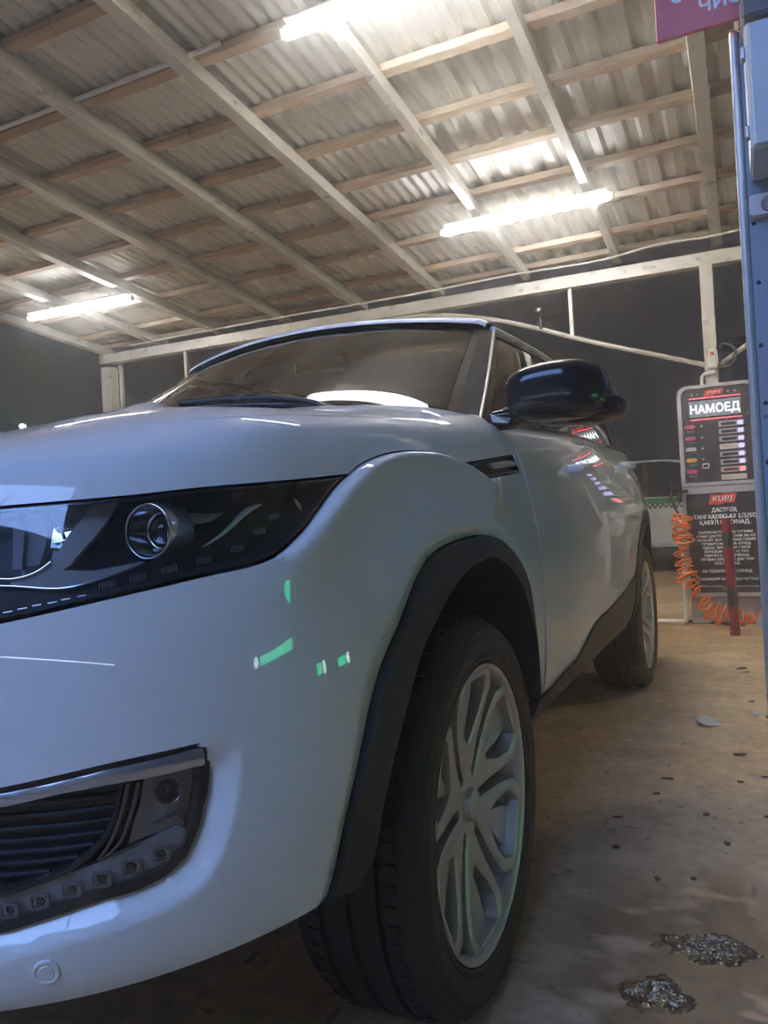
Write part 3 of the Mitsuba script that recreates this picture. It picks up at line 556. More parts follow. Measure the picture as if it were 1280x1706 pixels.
TR = {
 'hl': [(0.593,4.97),(0.654,4.99),(0.717,5.01),(0.782,5.04),(0.852,5.09),(0.956,5.12),(1.062,5.15),(1.175,5.21),(1.142,5.02),(1.109,4.81),(1.084,4.63),(1.06,4.47),(1.037,4.31),(1.018,4.2),(0.983,4.01),(0.95,3.89),(0.913,3.82),(0.877,3.78),(0.819,3.7),(0.766,3.62),(0.715,3.54),(0.66,3.45),(0.606,3.37)],
 'arc': [(1.175,5.21),(1.215,5.45),(1.255,5.63),(1.304,5.8),(1.359,5.91),(1.416,5.93),(1.474,5.89),(1.534,5.74),(1.61,5.47)],
 'vent': [(1.61,5.47),(1.989,5.8),(2.009,5.19),(1.717,5.07)],
 'fog': [(0.607,2.22),(0.663,2.28),(0.718,2.32),(0.775,2.36),(0.82,2.38),(0.832,2.37),(0.836,2.34),(0.836,2.26),(0.832,2.13),(0.825,2.01),(0.819,1.89),(0.811,1.79),(0.804,1.7),(0.794,1.64),(0.783,1.58),(0.769,1.54),(0.743,1.49),(0.715,1.47),(0.678,1.42),(0.639,1.36),(0.6,1.3)],
 'rec': [(0.607,2.25),(0.672,2.31),(0.737,2.36),(0.804,2.39),(0.874,2.42),(0.881,2.39),(0.874,2.18),(0.868,2.01),(0.859,1.82),(0.844,1.59),(0.826,1.4),(0.794,1.27),(0.727,1.19),(0.663,1.13),(0.596,1.06)],
 'arch': [(1.004,0.01),(1.025,0.88),(1.044,1.47),(1.1,2.21),(1.171,2.61),(1.247,2.89),(1.375,3.56),(1.49,3.81),(1.566,3.87),(1.647,3.87),(1.722,3.75),(1.785,3.49),(1.853,3.13),(1.9,2.77),(1.923,2.34),(1.932,1.93),(1.941,1.41),(1.978,0.62)],
 'archin': [(1.038,0.01),(1.073,0.54),(1.091,1.25),(1.129,1.89),(1.177,2.24),(1.258,2.61),(1.33,2.82),(1.407,3.06),(1.521,3.35),(1.577,3.41),(1.634,3.43),(1.694,3.27),(1.754,3.05),(1.826,2.6),(1.859,2.26),(1.891,1.9),(1.912,1.36),(1.949,0.68)],
 'sill': [(1.978,0.62),(2.108,0.58),(2.277,0.66),(2.434,0.72),(2.644,1.13),(2.927,1.28),(3.353,1.46),(3.668,1.65)],
 'rarch': [(3.668,1.65),(3.77,2.29),(3.914,3.03),(4.177,3.75)],
 'sens': [(0.645,0.89)],
 'proj': [(0.81,4.4),(0.773,4.43),(0.849,4.37),(0.814,4.85),(0.807,4.0)],
 'h1': [(2.481,5.18),(2.712,5.18),(3.001,5.24)],
 'h2': [(4.158,6.08)],
 'bumpbot': [(0.587,0.47),(0.724,0.47),(0.865,0.38),(1.004,0.01)],
 'seam': [(1.369,3.66),(1.391,3.46)],
 'silb': [(1.992,0.0),(3.427,0.0)],
 'hl_swoosh': [(0.708,4.99),(0.743,5.02),(0.739,4.84),(0.726,4.6),(0.709,4.37),(0.691,4.17),(0.676,3.98),(0.667,3.93),(0.702,3.89),(0.727,3.91),(0.775,3.97),(0.746,3.87),(0.708,3.75),(0.68,3.68),(0.645,3.7),(0.603,3.76),(0.602,3.85),(0.623,3.88),(0.654,4.04),(0.665,4.25),(0.677,4.46),(0.698,4.74)],
 'hl_line': [(0.603,3.76),(0.628,3.73),(0.653,3.7),(0.677,3.7),(0.705,3.75),(0.745,3.85),(0.779,3.97)],
 'hl_line2': [(0.602,3.85),(0.619,3.87),(0.638,3.94),(0.654,4.06)],
 'hl_refl': [(0.594,4.89),(0.64,4.9),(0.711,4.96),(0.701,4.77),(0.679,4.45),(0.665,4.2),(0.653,4.02),(0.634,3.93),(0.602,3.87)],
 'hl_rib': [(0.595,4.79),(0.606,4.82),(0.612,4.55),(0.612,4.24),(0.612,3.98),(0.601,3.98)],
 'hl_rib2': [(0.609,4.82),(0.638,4.8),(0.641,4.53),(0.638,4.26),(0.632,4.02),(0.613,3.99),(0.613,4.37)],
 'hl_box': [(0.647,4.57),(0.679,4.62),(0.692,4.73),(0.702,4.82),(0.694,4.65),(0.68,4.43),(0.666,4.23),(0.644,4.26)],
 'fin': [(0.865,4.13),(0.884,4.22),(0.899,4.3),(0.915,4.4),(0.932,4.52),(0.95,4.63),(0.969,4.7),(0.98,4.73)],
 'fin2': [(1.048,4.78),(1.054,4.67),(1.058,4.58)],
 'grey': [(0.851,4.67),(0.882,4.63),(0.915,4.63),(0.889,4.5),(0.848,4.46)],
 'leds': [(0.727,3.71),(0.767,3.77),(0.81,3.86),(0.86,3.94),(0.913,4.07),(0.957,4.3),(0.992,4.51),(0.932,4.92),(0.995,4.97),(1.066,5.03)],
 'dashes': [(0.605,3.45),(0.622,3.48),(0.639,3.51),(0.657,3.53),(0.673,3.56),(0.692,3.59)],
 'f_chrome': [(0.607,2.21),(0.663,2.26),(0.718,2.31),(0.775,2.34),(0.82,2.36),(0.832,2.36),(0.833,2.31),(0.833,2.26),(0.819,2.26),(0.773,2.24),(0.735,2.23),(0.671,2.2),(0.606,2.13)],
 'f_grille': [(0.606,2.12),(0.671,2.18),(0.733,2.21),(0.728,2.11),(0.722,2.0),(0.71,1.88),(0.693,1.78),(0.667,1.68),(0.635,1.62),(0.603,1.55)],
 'f_div1': [(0.743,2.21),(0.737,2.08),(0.728,1.94),(0.718,1.83),(0.705,1.73)],
 'f_div2': [(0.755,2.21),(0.75,2.1),(0.74,1.95),(0.731,1.84),(0.714,1.75)],
 'f_lamp': [(0.763,2.23),(0.826,2.24),(0.823,2.12),(0.816,1.95),(0.806,1.81),(0.77,1.8),(0.738,1.76),(0.746,1.91),(0.756,2.05)],
 'f_bowl': [(0.781,2.07),(0.794,2.18)],
 'f_led': [(0.603,1.41),(0.638,1.46),(0.674,1.53),(0.708,1.58),(0.742,1.64),(0.776,1.7)],
 'handle': [(2.564,5.15),(3.001,5.24)],
 'vbar': [(1.764,5.47),(1.997,5.65),(1.984,5.39),(1.802,5.31)],
 'door_ref': [(1.963,0.65)],
}
# ------------------------------------------------------------------ the car: materials
scene['mat_paint'] = {'type': 'twosided', 'bsdf': {'type': 'plastic', 'diffuse_reflectance': rgb(.76, .76, .75), 'int_ior': 1.55, 'nonlinear': False}}
mat('mat_cladding', (.0105, .0102, .010), .62)
mat('mat_liner', (.008, .008, .009), .9)
mat('mat_tyre', (.0075, .0072, .007), .6)
mat('mat_rim', (.60, .565, .51), .42, .65)
mat('mat_rim_dark', (.25, .24, .24), .4, .7)
mat('mat_disc', (.22, .22, .23), .35, .9)
mat('mat_chrome', (.82, .83, .86), .10, 1.)
mat('mat_chrome_soft', (.55, .57, .62), .28, .9)
mat('mat_lamp_black', (.016, .017, .021), .28)
mat('mat_lamp_grey', (.27, .255, .235), .42)
mat('mat_brown_trim', (.075, .05, .035), .4)
mat('mat_silver_trim', (.62, .60, .55), .25, .6)
mat('mat_seat', (.020, .020, .020), .7)
mat('mat_roof_lining', (.018, .018, .018), .9)
mat('mat_led_cell', (.20, .20, .22), .25, .5)
mat('mat_gap', (.012, .012, .013), .7)
def f_rib(p, n, uv): return .0012*dr.sin(p.z*1500)
mat('mat_dim_chrome', (.20, .21, .24), .3, .9)
mat('mat_ribbed', (.42, .44, .48), .25, .85, bump=mikit.proc(f_rib, eps=.0004), scale=1.)
scene['mat_lens'] = {'type': 'thindielectric', 'int_ior': 1.5, 'specular_transmittance': rgb(.86, .88, .92)}
scene['mat_glass'] = {'type': 'thindielectric', 'int_ior': 1.5, 'specular_transmittance': rgb(.25, .29, .255)}
scene['mat_side_glass'] = {'type': 'thindielectric', 'int_ior': 1.5, 'specular_transmittance': rgb(.42, .43, .42)}
scene['mat_clear'] = {'type': 'dielectric', 'int_ior': 1.5}
def skin_body(u, v, o): return hull(u, v*10, o)
def tr(name): return np.array(TR[name])*[1, .1]
def tsp(name, n=60, a=None, b=None): return spline(tr(name)[a:b], n)
def hframe(s, w, off=0., up=(0, 0, 1)):
    P = hull(s, w, off)[0]; a = hull(s+.01, w)[0]-hull(s-.01, w)[0]; b = hull(s, w+.1)[0]-hull(s, w-.1)[0]; n = np.cross(a, b)
    n /= np.linalg.norm(n); x = np.cross(up, n); return frame(P, x, np.cross(n, x))
CAR = 'car'
lab(CAR, 'white crossover car seen from its front left corner under the canopy', 'car')
def car(name, mesh, bsdf, smooth=35, both=False, label=None, **more):
    k = put(CAR+'__'+name, mesh, bsdf, smooth=smooth, **more)
    if label: lab(k, label)
    if both: put(CAR+'__'+name, mirror(mesh), bsdf, smooth=smooth, **more)
    return k
# ---- outlines on the skin
hlp = tr('hl'); hl_top = spline(hlp[:8], 40); hl_low = spline(hlp[7:], 80)
hl_top0 = np.vstack([[(.30, .492)], hl_top]); hl_low0 = np.vstack([hl_low, [(.30, .292)]])
HL = Polygon(np.vstack([hl_top0, hl_low0[1:]])).buffer(0)
arc = np.vstack([tsp('arc', 60)]); vent = tr('vent')
arch = tsp('arch', 110); archin = tsp('archin', 110); sill = np.vstack([spline(tr('sill'), 60)])
_f = tr('fog'); fogp = np.vstack([spline(_f[:5], 30), spline(_f[5:], 60)]); fog = np.vstack([[(0, .200), (.30, .206)], fogp, [(.30, .115), (0, .110)]]); FOG = Polygon(fog).buffer(0)
_r = tr('rec'); rec = np.vstack([[(0, .203), (.30, .209)], spline(_r[:5], 24), spline(_r[5:], 50), [(.30, .085), (0, .08)]]); REC_TOP = rec[:26]; REC = Polygon(rec).buffer(0).union(FOG)
RARC_C = (2.66, .36)
def wz(s, z):
    ww = np.linspace(0, 8, 400); q = hull(np.full(400, s), ww); return float(np.interp(z, q[:, 2], ww))
def circle_on_skin(r, n=90, a0=0., a1=np.pi, cy=2.66, cz=.36):
    out = []
    for a in np.linspace(a0, a1, n):
        y, z = cy-r*math.cos(a), cz+r*math.sin(a)
        ss = np.linspace(3.2, 5.2, 800); s = float(np.interp(y, plan(ss)[1], ss)); out.append((s, wz(s, z)/10))
    return np.array(out)
rout, rin = circle_on_skin(.525, a0=.02, a1=np.pi-.02), circle_on_skin(.455, a0=.02, a1=np.pi-.02)
SEAM = np.array([(2.045, .80), (2.045, .55), (2.035, .25), (2.030, float(np.interp(2.03, sill[:, 0], sill[:, 1])))])
GAP = .0025
# ---- front bumper and fender
edge_line = LineString(np.vstack([hl_low[:34][::-1], arc, vent[[3]]]))
arch_line = LineString(arch)
rec_line = LineString(rec[np.arange(len(rec)) >= 27]); fog_line = LineString(fog[np.arange(len(fog)) >= 32])
OVER = Polygon(np.vstack([rec[:26][rec[:26, 0] < .836], fog[:32][::-1]])).buffer(0)
def sm(t): t = np.clip(t, 0, 1); return t*t*(3-2*t)
def off_fender(u, v):
    P = shapely.points(u, v); d = shapely.distance(edge_line, P); amp = .5+.5*sm((u-.92)/.25)
    o = .022*amp*(1-np.exp(-d/.005))*np.exp(-(d/.060)**2)
    da = shapely.distance(arch_line, P); o = o-.010*sm(1-da/.030)*(v < .45)
    ins = shapely.contains_xy(REC.difference(OVER), u, v)
    dO, dF = shapely.distance(rec_line, P), shapely.distance(fog_line, P)
    return o-np.where(ins, .026*sm((np.interp(u, REC_TOP[:, 0], REC_TOP[:, 1])-.001-v)/.022)*(lambda q: np.clip(np.where(q < .12, q*q/.24, q-.06)/.94, 0, 1))(dO/(dO+dF+1e-9)), 0)
lowfront = np.array([(-GAP, 0.), (1.005, 0.)])
si = sill[sill[:, 0] < 2.028]
pf = np.vstack([lowfront, arch, si[1:], SEAM[::-1][:2], [(2.042, .52)], [(2.042, .60), (2.016, .60)], vent[[2, 3]], arc[::-1], hl_low0[1:], [(-GAP, .29)]])
FEND = Polygon(pf).buffer(0).buffer(-GAP)
FEND = FEND.difference(FOG.buffer(.001)).difference(sbox(-.1, .111, .02, .199)).difference(OVER.buffer(.0008))
fender = skin(FEND, skin_body, (.0065, .0065), off_fender, .014)
car('front_bumper_and_fender', fender, 'mat_paint', 40, both=True)
sd = tr('seam'); car('fender_seam', skin(LineString(sd).buffer(.0016), skin_body, (.004, .004), lambda u, v: off_fender(u, v)+.0006), 'mat_gap', False, label='short dark seam above the wheel arch')
# ---- hood: side strip and top
ct = np.vstack([[(-GAP, .493)], hl_top0, arc[1:], vent[[1]], [(2.014, .592)], [(2.043, .60), (2.043, .80), (-GAP, .80)]])
CLAM = Polygon(ct).buffer(0).buffer(-GAP)
lp_s = np.linspace(0, 2.02, 70)
pts3 = np.vstack([hull(lp_s, w) for w in (6.9, 7.2, 7.5, 7.75, 8.)]+[[(.68, .40, 1.1465), (.6, .33, 1.159), (.45, .22, 1.178), (.3, .15, 1.177), (.15, .11, 1.180), (0, .10, 1.183), (0, -.30, 1.128)]])
pts3 = pts3[(pts3[:, 0] > .03) | (np.arange(len(pts3)) > 340)]
pts3 = np.vstack([pts3, pts3[pts3[:, 0] > .01]*[-1, 1, 1]])
hood_z = RBFInterpolator(pts3[:, :2], pts3[:, 2], kernel='cubic', smoothing=2e-5, neighbors=90)
def hood_base(u, v, o): return np.c_[u, v, hood_z(np.c_[u, v])+o]
L8 = hull(lp_s, 7.7)[:, :2]
cow = spline([(.70, .43), (.6, .335), (.45, .225), (.3, .155), (.15, .115), (0, .10)], 40)
loop = np.vstack([L8[L8[:, 1] < .44], cow]); loop = np.vstack([loop, loop[::-1]*[-1, 1]])
HOOD = Polygon(loop).buffer(0)
top = skin(HOOD, hood_base, (.022, .022), .0002, .012)
side = skin(CLAM, skin_body, (.0095, .0095), 0., .014)
car('hood', cat(side, mirror(side), top), 'mat_paint', 40)
# ---- doors and rear quarter
belt = .80
rdo = rout[rout[:, 0] < 4.20]
bot = sill[(sill[:, 0] > 2.04)]
fd = np.vstack([[(2.046, float(np.interp(2.046, sill[:, 0], sill[:, 1])))], bot[bot[:, 0] < 3.10], [(3.10, float(np.interp(3.1, sill[:, 0], sill[:, 1]))), (3.12, .45), (3.14, belt), (2.048, belt), (2.048, .5)]])
car('front_door', skin(Polygon(fd).buffer(0).buffer(-GAP), skin_body, (.012, .012), 0., .014), 'mat_paint', 40, both=True)
rsel = rout[(rout[:, 0] > 3.60)]
cut = Polygon(np.vstack([rout, [(rout[-1, 0], -.05), (rout[0, 0], -.05)]])).buffer(0)
rd = Polygon(np.vstack([[(3.10, float(np.interp(3.1, sill[:, 0], sill[:, 1])))], bot[bot[:, 0] > 3.10], [(4.05, .30), (4.30, .55), (4.42, belt), (3.14, belt), (3.12, .45)]])).buffer(0).difference(cut)
rd = max(getattr(rd, 'geoms', [rd]), key=lambda g: g.area)
car('rear_door', skin(rd.buffer(-GAP), skin_body, (.014, .012), 0., .014), 'mat_paint', 40, both=True)
qp = Polygon([(4.05, .30), (4.30, .55), (4.42, belt), (SMAX, belt), (SMAX, .0), (3.65, 0)]).buffer(0).difference(cut).difference(rd.buffer(.004))
qp = max(getattr(qp, 'geoms', [qp]), key=lambda g: g.area)
car('rear_quarter', skin(qp.buffer(-GAP), skin_body, (.03, .02), 0., .014), 'mat_paint', 40, both=True)
# handles
for s0, s1, w in ((2.60, 2.83, 5.22), (3.98, 4.20, 5.95)):
    q = [(s0, -.004), (s0+.012, .02), (s0+.04, .034), ((s0+s1)/2, .040), (s1-.04, .036), (s1-.012, .022), (s1, -.004)]
    P = spline([hull(a, w+(a-s0)*.25, o)[0] for a, o in q], 30)
    m = tube(P, .014, 14); m.vertices[:, 2] = P[:, 2].mean()+(m.vertices[:, 2]-P[:, 2].mean())*1.15
    car('door_handle', m, 'mat_paint', 60, both=True)
# ---- cladding
Parch = Polygon(np.vstack([arch, archin[::-1]])).buffer(0)
def to_x(x):
    def f(A, r): B = A.copy(); B[:, 0] = x; return B
    return f
aw = Polygon(np.vstack([arch, archin[::-1]])).buffer(0)
def off_clad(u, v):
    return .004+.010*sm(1-shapely.distance(LineString(archin), shapely.points(u, v))/.05)
car('front_arch_trim', skin(aw.buffer(-.001), skin_body, (.01, .01), off_clad, .045), 'mat_cladding', 40, both=True, label='dark grey wheel arch trim')
rw = Polygon(np.vstack([rout, rin[::-1]])).buffer(0)
car('rear_arch_trim', skin(rw.buffer(-.001), skin_body, (.014, .012), .006, .045), 'mat_cladding', 40, both=True, label='dark grey wheel arch trim')
s1 = rout[:, 0][np.argmin(abs(rout[:, 1]-.165))] if False else 3.62
sl = sill[sill[:, 0] < 3.66]
gl = lambda off_: np.c_[np.linspace(1.955, 3.58, 40), np.full(40, off_)]
top_poly = Polygon(np.vstack([sl, [(3.60, .03)], gl(.026)[::-1]])).buffer(0)
car('sill_trim', skin(top_poly.buffer(-.001), skin_body, (.016, .008), .008, .02), 'mat_cladding', 40, both=True, label='dark grey door sill trim')
low_poly = Polygon(np.vstack([gl(.021), gl(.0)[::-1]])).buffer(0)
car('sill_lower_strip', skin(low_poly, skin_body, (.03, .01), .002, .05), 'mat_cladding', 40, both=True)
# wheel houses, inner body and floor
def strip(A, B): n = len(A); return trimesh.Trimesh(np.vstack([A, B]), [q for i in range(n-1) for q in ((i, i+n, i+1), (i+1, i+n, i+1+n))], process=False)
for nm, cv in (('wheel_house', archin), ('wheel_house', rin)):
    A = hull(cv[:, 0], cv[:, 1]*10, -.02); c = A.mean(0); B = A.copy(); B[:, 0] = .50
    e = len(B); cap = trimesh.Trimesh(np.vstack([B, [[.50, c[1], .40]]]), [(i, i+1, e) for i in range(e-1)], process=False)
    car(nm, cat(strip(A, B), cap), 'mat_liner', 40, both=True)
inn = Polygon([(0, .03), (SMAX, .03), (SMAX, .79), (0, .79)]).difference(Polygon(np.vstack([arch, [(1.97, -.1), (1.0, -.1)]])).buffer(.02)).difference(cut.buffer(.01))
inn = max(getattr(inn, 'geoms', [inn]), key=lambda g: g.area)
car('inner_shell', skin(inn, skin_body, (.03, .03), -.105), 'mat_liner', 40, both=True)
pl = np.stack(plan(np.linspace(0, SMAX, 160))[:2], -1)*[.93, .97]; pl = Polygon(np.vstack([pl, pl[::-1]*[-1, 1]])).buffer(0).buffer(-.03)
for y0, y1 in ((-.45, .42), (2.2, 3.12)): pl = pl.difference(unary_union([sbox(.5, y0, 1, y1), sbox(-1, y0, -.5, y1)]))
m = extrude(pl, .03); m.apply_translation((0, 0, .41)); car('underbody', m, 'mat_liner', False)
UG = sbox(0, .294, .297, .489)
car('upper_grille', skin(UG, skin_body, (.03, .02), -.030), 'mat_lamp_black', 40, both=True, label='black upper grille between the headlights')
for i in range(5):
    v = .315+i*.038; u = np.linspace(0, .295, 14); car('upper_grille_bar', tube(hull(u, np.full(14, v*10), -.018), .006, 8), 'mat_black_gloss', 50, both=True)
# ---- headlight
hlb = HL.buffer(-.003)
hk = CAR+'__headlight'; lab(hk, 'swept headlight behind a clear cover')
def hl(name, mesh, bsdf, smooth=35, label=None):
    k = put(hk+'__'+name, mesh, bsdf, smooth=smooth)
    if label: lab(k, label)
hl('housing', skin(hlb, skin_body, (.016, .012), -.062), 'mat_lamp_black', 40)
hl('rim', skin(hlb.difference(hlb.buffer(-.0045)), skin_body, (.01, .01), -.0025, .06), 'mat_lamp_black', 40)
hl('cover', skin(hlb.buffer(-.002), skin_body, (.012, .01), -.0015), 'mat_lens', True)
def lid(name, o, bsdf, key, skirt=.012, res=.006, label=None, sm_=40): hl(key, skin(Polygon(tr(name)).buffer(.0004), skin_body, (res, res), o, skirt), bsdf, sm_, label)
lid('hl_refl', -.058, 'mat_dim_chrome', 'reflector', .004, .006, 'bright lamp reflector')
lid('hl_rib', -.034, 'mat_ribbed', 'ribbed_reflector', .03)
lid('hl_rib2', -.042, 'mat_ribbed', 'curved_reflector', .02)
lid('hl_box', -.048, 'mat_chrome', 'chrome_pocket', .006)
for a, b in (((.652, 4.52), (.690, 4.58)), ((.65, 4.33), (.676, 4.38)), ((.655, 4.62), (.668, 4.28)), ((.668, 4.68), (.682, 4.36))):
    hl('reflector_rib', tube([hull(a[0], a[1], -.044)[0], hull(b[0], b[1], -.044)[0]], .0016, 8), 'mat_chrome')
lid('hl_swoosh', -.026, 'mat_lamp_grey', 'swept_divider', .03, label='grey swept divider between the lamps')
for nm in ('hl_line', 'hl_line2'):
    q = tsp(nm, 30)
    if nm == 'hl_line': q = np.vstack([[(.45, .385)], q])
    else: q = np.vstack([[(.45, .40)], q])
    hl('chrome_line', tube(hull(q[:, 0], q[:, 1]*10, -.023), .0014, 8), 'mat_chrome')
fl = Polygon(np.vstack([[(.45, .385)], tsp('hl_line', 24), hull_l := np.array([(.85, .405), (.95, .44), (.86, .392), (.80, .374), (.72, .36), (.66, .35), (.60, .342), (.45, .325)])])).buffer(0)
hl('lower_ledge', skin(fl, skin_body, (.008, .006), -.030, .004), 'mat_lamp_black', 40)
# projector: chrome sleeve, ring, lens
pc = hull(.798, 4.40, -.030)[0]+np.array([0, 0, .001])
ax = np.array([.05, -1., .02]); ax /= np.linalg.norm(ax); xx = np.cross((0, 0, 1), ax)
Mp = frame(pc, xx, np.cross(ax, xx))
R0 = .0345
hl('projector_sleeve', xform(lathe([(R0-.001, .016), (R0+.0012, .013), (R0+.001, -.03), (R0-.002, -.034), (R0-.003, .0), (R0-.003, .012)], 60), Mp), 'mat_chrome_soft', 40, 'chrome sleeve of the round projector lamp')
hl('projector_ring', xform(trimesh.creation.torus(R0-.0006, .0017, major_sections=72, minor_sections=12), Mp@trimesh.transformations.translation_matrix((0, 0, .0155))), 'mat_chrome', True)
hl('projector_bowl', xform(lathe([(R0-.003, .013), (.030, .002), (.024, -.010), (.021, -.014)], 60), Mp), 'mat_chrome', True)
hl('projector_lens', xform(lathe([(.0005, -.001), (.007, -.002), (.013, -.006), (.018, -.012), (.021, -.019)], 48), Mp), 'mat_black_gloss', True, 'dark round lens')
hl('projector_lens', xform(lathe([(.0212, -.0125), (.0232, -.0105), (.0245, -.012), (.0245, -.016)], 48), Mp), 'mat_chrome', True)
q = tsp('fin', 30); wd = np.interp(np.linspace(0, 1, 30), [0, .3, .75, 1], [.0010, .0028, .0048, .0014])
hl('light_blade', tube(hull(q[:, 0], q[:, 1]*10, -.026), wd, 10), 'mat_silver_trim', 60, 'thin light blade')
q = tsp('fin2', 10); hl('light_blade', tube(hull(q[:, 0], q[:, 1]*10, -.02), [.001, .002, .0026, .003, .003, .003, .003, .0026, .002, .001], 8), 'mat_silver_trim', 60)
lid('grey', -.040, 'mat_lamp_grey', 'inner_panel', .006)
for i, (s, w) in enumerate(TR['leds']):
    M = hframe(s, w, -.016, (0.0, 0, 1)); faint = i in (7, 8, 9)
    ms = []
    for j in range(6):
        h = .0088*(1 if j % 2 else .86)*(.75 if faint else 1)
        ms.append(bevel((.0013, h, .001), ((j-2.5)*.0033, (.0006 if j % 2 else 0)+(j-2.5)*.0004, 0), r=.0002))
    hl('led_cluster', xform(cat(*ms), M), 'mat_led_cell', False)
q = tr('dashes')
for i in range(len(q)):
    a, b = q[i], q[i]+[.011, .0013]; hl('edge_light', tube([hull(a[0], a[1]*10, -.008)[0], hull(b[0], b[1]*10, -.008)[0]], .0012, 6), 'mat_silver_trim')
# the other headlight: housing and cover only (the picture does not reach it)
put(CAR+'__headlight_001__housing', mirror(skin(hlb, skin_body, (.03, .02), -.055)), 'mat_lamp_black'); put(CAR+'__headlight_001__cover', mirror(skin(hlb, skin_body, (.02, .016), -.0015)), 'mat_lens', True)
# ---- lower grille with fog lamp and running lights
fk = CAR+'__lower_grille'; lab(fk, 'black lower grille with fog lamp and a row of running lights')
def fo(name, mesh, bsdf, smooth=35, label=None, both=False):
    k = put(fk+'__'+name, mesh, bsdf, smooth=smooth)
    if both: put(fk+'__'+name, mirror(mesh), bsdf, smooth=smooth)
    if label: lab(k, label)
FB = FOG.buffer(.004)
fo('tray', skin(FB, skin_body, (.014, .008), -.062), 'mat_lamp_black', 40, both=True)
fo('surround', skin(FB.difference(FOG.buffer(-.004)), skin_body, (.01, .006), -.013, .05), 'mat_black_gloss', 40, both=True)
c2 = np.vstack([[(0, .1995), (.3, .2055)], tr('f_chrome'), [(.3, .197), (0, .191)]])
def chrome_mid(u): return np.interp(u, [0, .3, .607, .718, .82, .84], [.195, .201, .217, .227, .231, .231])
fo('chrome_bar', skin(Polygon(c2).buffer(0), skin_body, (.01, .004), lambda u, v: -.007-.006*((v-chrome_mid(u))/.006)**2, .02), 'mat_chrome_soft', 40, 'bluish chrome bar', both=True)
gr_ = Polygon(np.vstack([[(0, .190), (.3, .196)], tr('f_grille'), [(.3, .143), (0, .139)]])).buffer(0)
for i in range(7):
    v = .211-.0078*i; ln = LineString([(0, v-.018), (.76, v+.003)]).intersection(gr_)
    if ln.is_empty: continue
    q = np.array(max(getattr(ln, 'geoms', [ln]), key=lambda g: g.length).coords); u = np.linspace(q[0, 0], q[-1, 0], 14)
    fo('grille_bar', tube(hull(u, np.interp(u, q[:, 0], q[:, 1])*10, -.036), .0035, 8), 'mat_lamp_black', both=True)
q = gr_.exterior; rim_ = Polygon(tr('f_grille')).buffer(.0035).difference(Polygon(tr('f_grille')).buffer(-.0005))
fo('grille_edge', skin(gr_.buffer(.004).difference(gr_), skin_body, (.008, .004), -.020, .03), 'mat_lamp_black', 40)
for nm in ('f_div1', 'f_div2'):
    q = tsp(nm, 24); fo('divider', tube(hull(q[:, 0], q[:, 1]*10, -.020), np.linspace(.0032, .0016, 24), 10), 'mat_brown_trim', 60, 'curved brown black divider' if nm == 'f_div1' else None)
fl_ = Polygon(tr('f_lamp')).buffer(0)
fo('fog_lamp_pocket', skin(fl_, skin_body, (.006, .004), -.046, .0), 'mat_lamp_grey', 40)
for (s, w, r) in ((.789, 2.11, .016),):
    M = hframe(s, w, -.042); fo('fog_lamp', xform(lathe([(.003, .0), (.010, .003), (.015, .012), (.0165, .013), (.0165, .0)], 40), M), 'mat_chrome', True, 'small round fog lamp')
    fo('fog_lamp_bulb', xform(lathe([(0, .012), (.004, .010), (.005, 0)], 20), M), 'mat_black_gloss', True)
fo('fog_reflector', skin(Polygon([(.770, .190), (.798, .194), (.808, .186), (.785, .183)]), skin_body, (.004, .003), -.034, .006), 'mat_dim_chrome', 40)
fo('fog_cover', skin(fl_.buffer(.002), skin_body, (.008, .006), -.015), 'mat_lens', True)
q = tr('f_led'); lo = Polygon(np.vstack([q+[0, .0095], (q-[0, .0095])[::-1]])).buffer(.004)
q2 = np.vstack([[(.2, .118), (.4, .128)], q, [(.80, .175)]])
fo('light_strip', skin(LineString(q2).buffer(.0115).intersection(FOG.buffer(-.003)), skin_body, (.008, .004), -.027, .012), 'mat_lamp_grey', 40, 'strip of running lights')
for i, (s, v) in enumerate(q):
    M = hframe(s, v*10, -.023); w_ = .0125
    cell = extrude(rrect(.021, .0165, .003).difference(rrect(.0175, .013, .002)), .006); fo('running_light', xform(cell, M), 'mat_led_cell', 25)
    fo('running_light_lens', xform(lathe([(0, .004), (.003, .0036), (.0055, .001), (.006, -.002)], 20), M), 'mat_black_gloss', True)
    fo('running_light_arc', xform(tube([( .0060*math.cos(a)+.0015, .0066*math.sin(a), .005) for a in np.linspace(-.9, 1.5, 12)], .0008, 6), M), 'mat_chrome', True)
fo('light_strip_cover', skin(LineString(q2).buffer(.0125).intersection(FOG.buffer(-.003)), skin_body, (.01, .005), -.0145), 'mat_lens', True)
# parking sensor
M = hframe(.645, .87, .0005)
car('parking_sensor', xform(lathe([(0, .0022), (.0085, .0022), (.0092, .0012), (.0096, .0012), (.0130, .0024), (.0148, .0018), (.0155, -.003)], 48), M), 'mat_paint', 30)
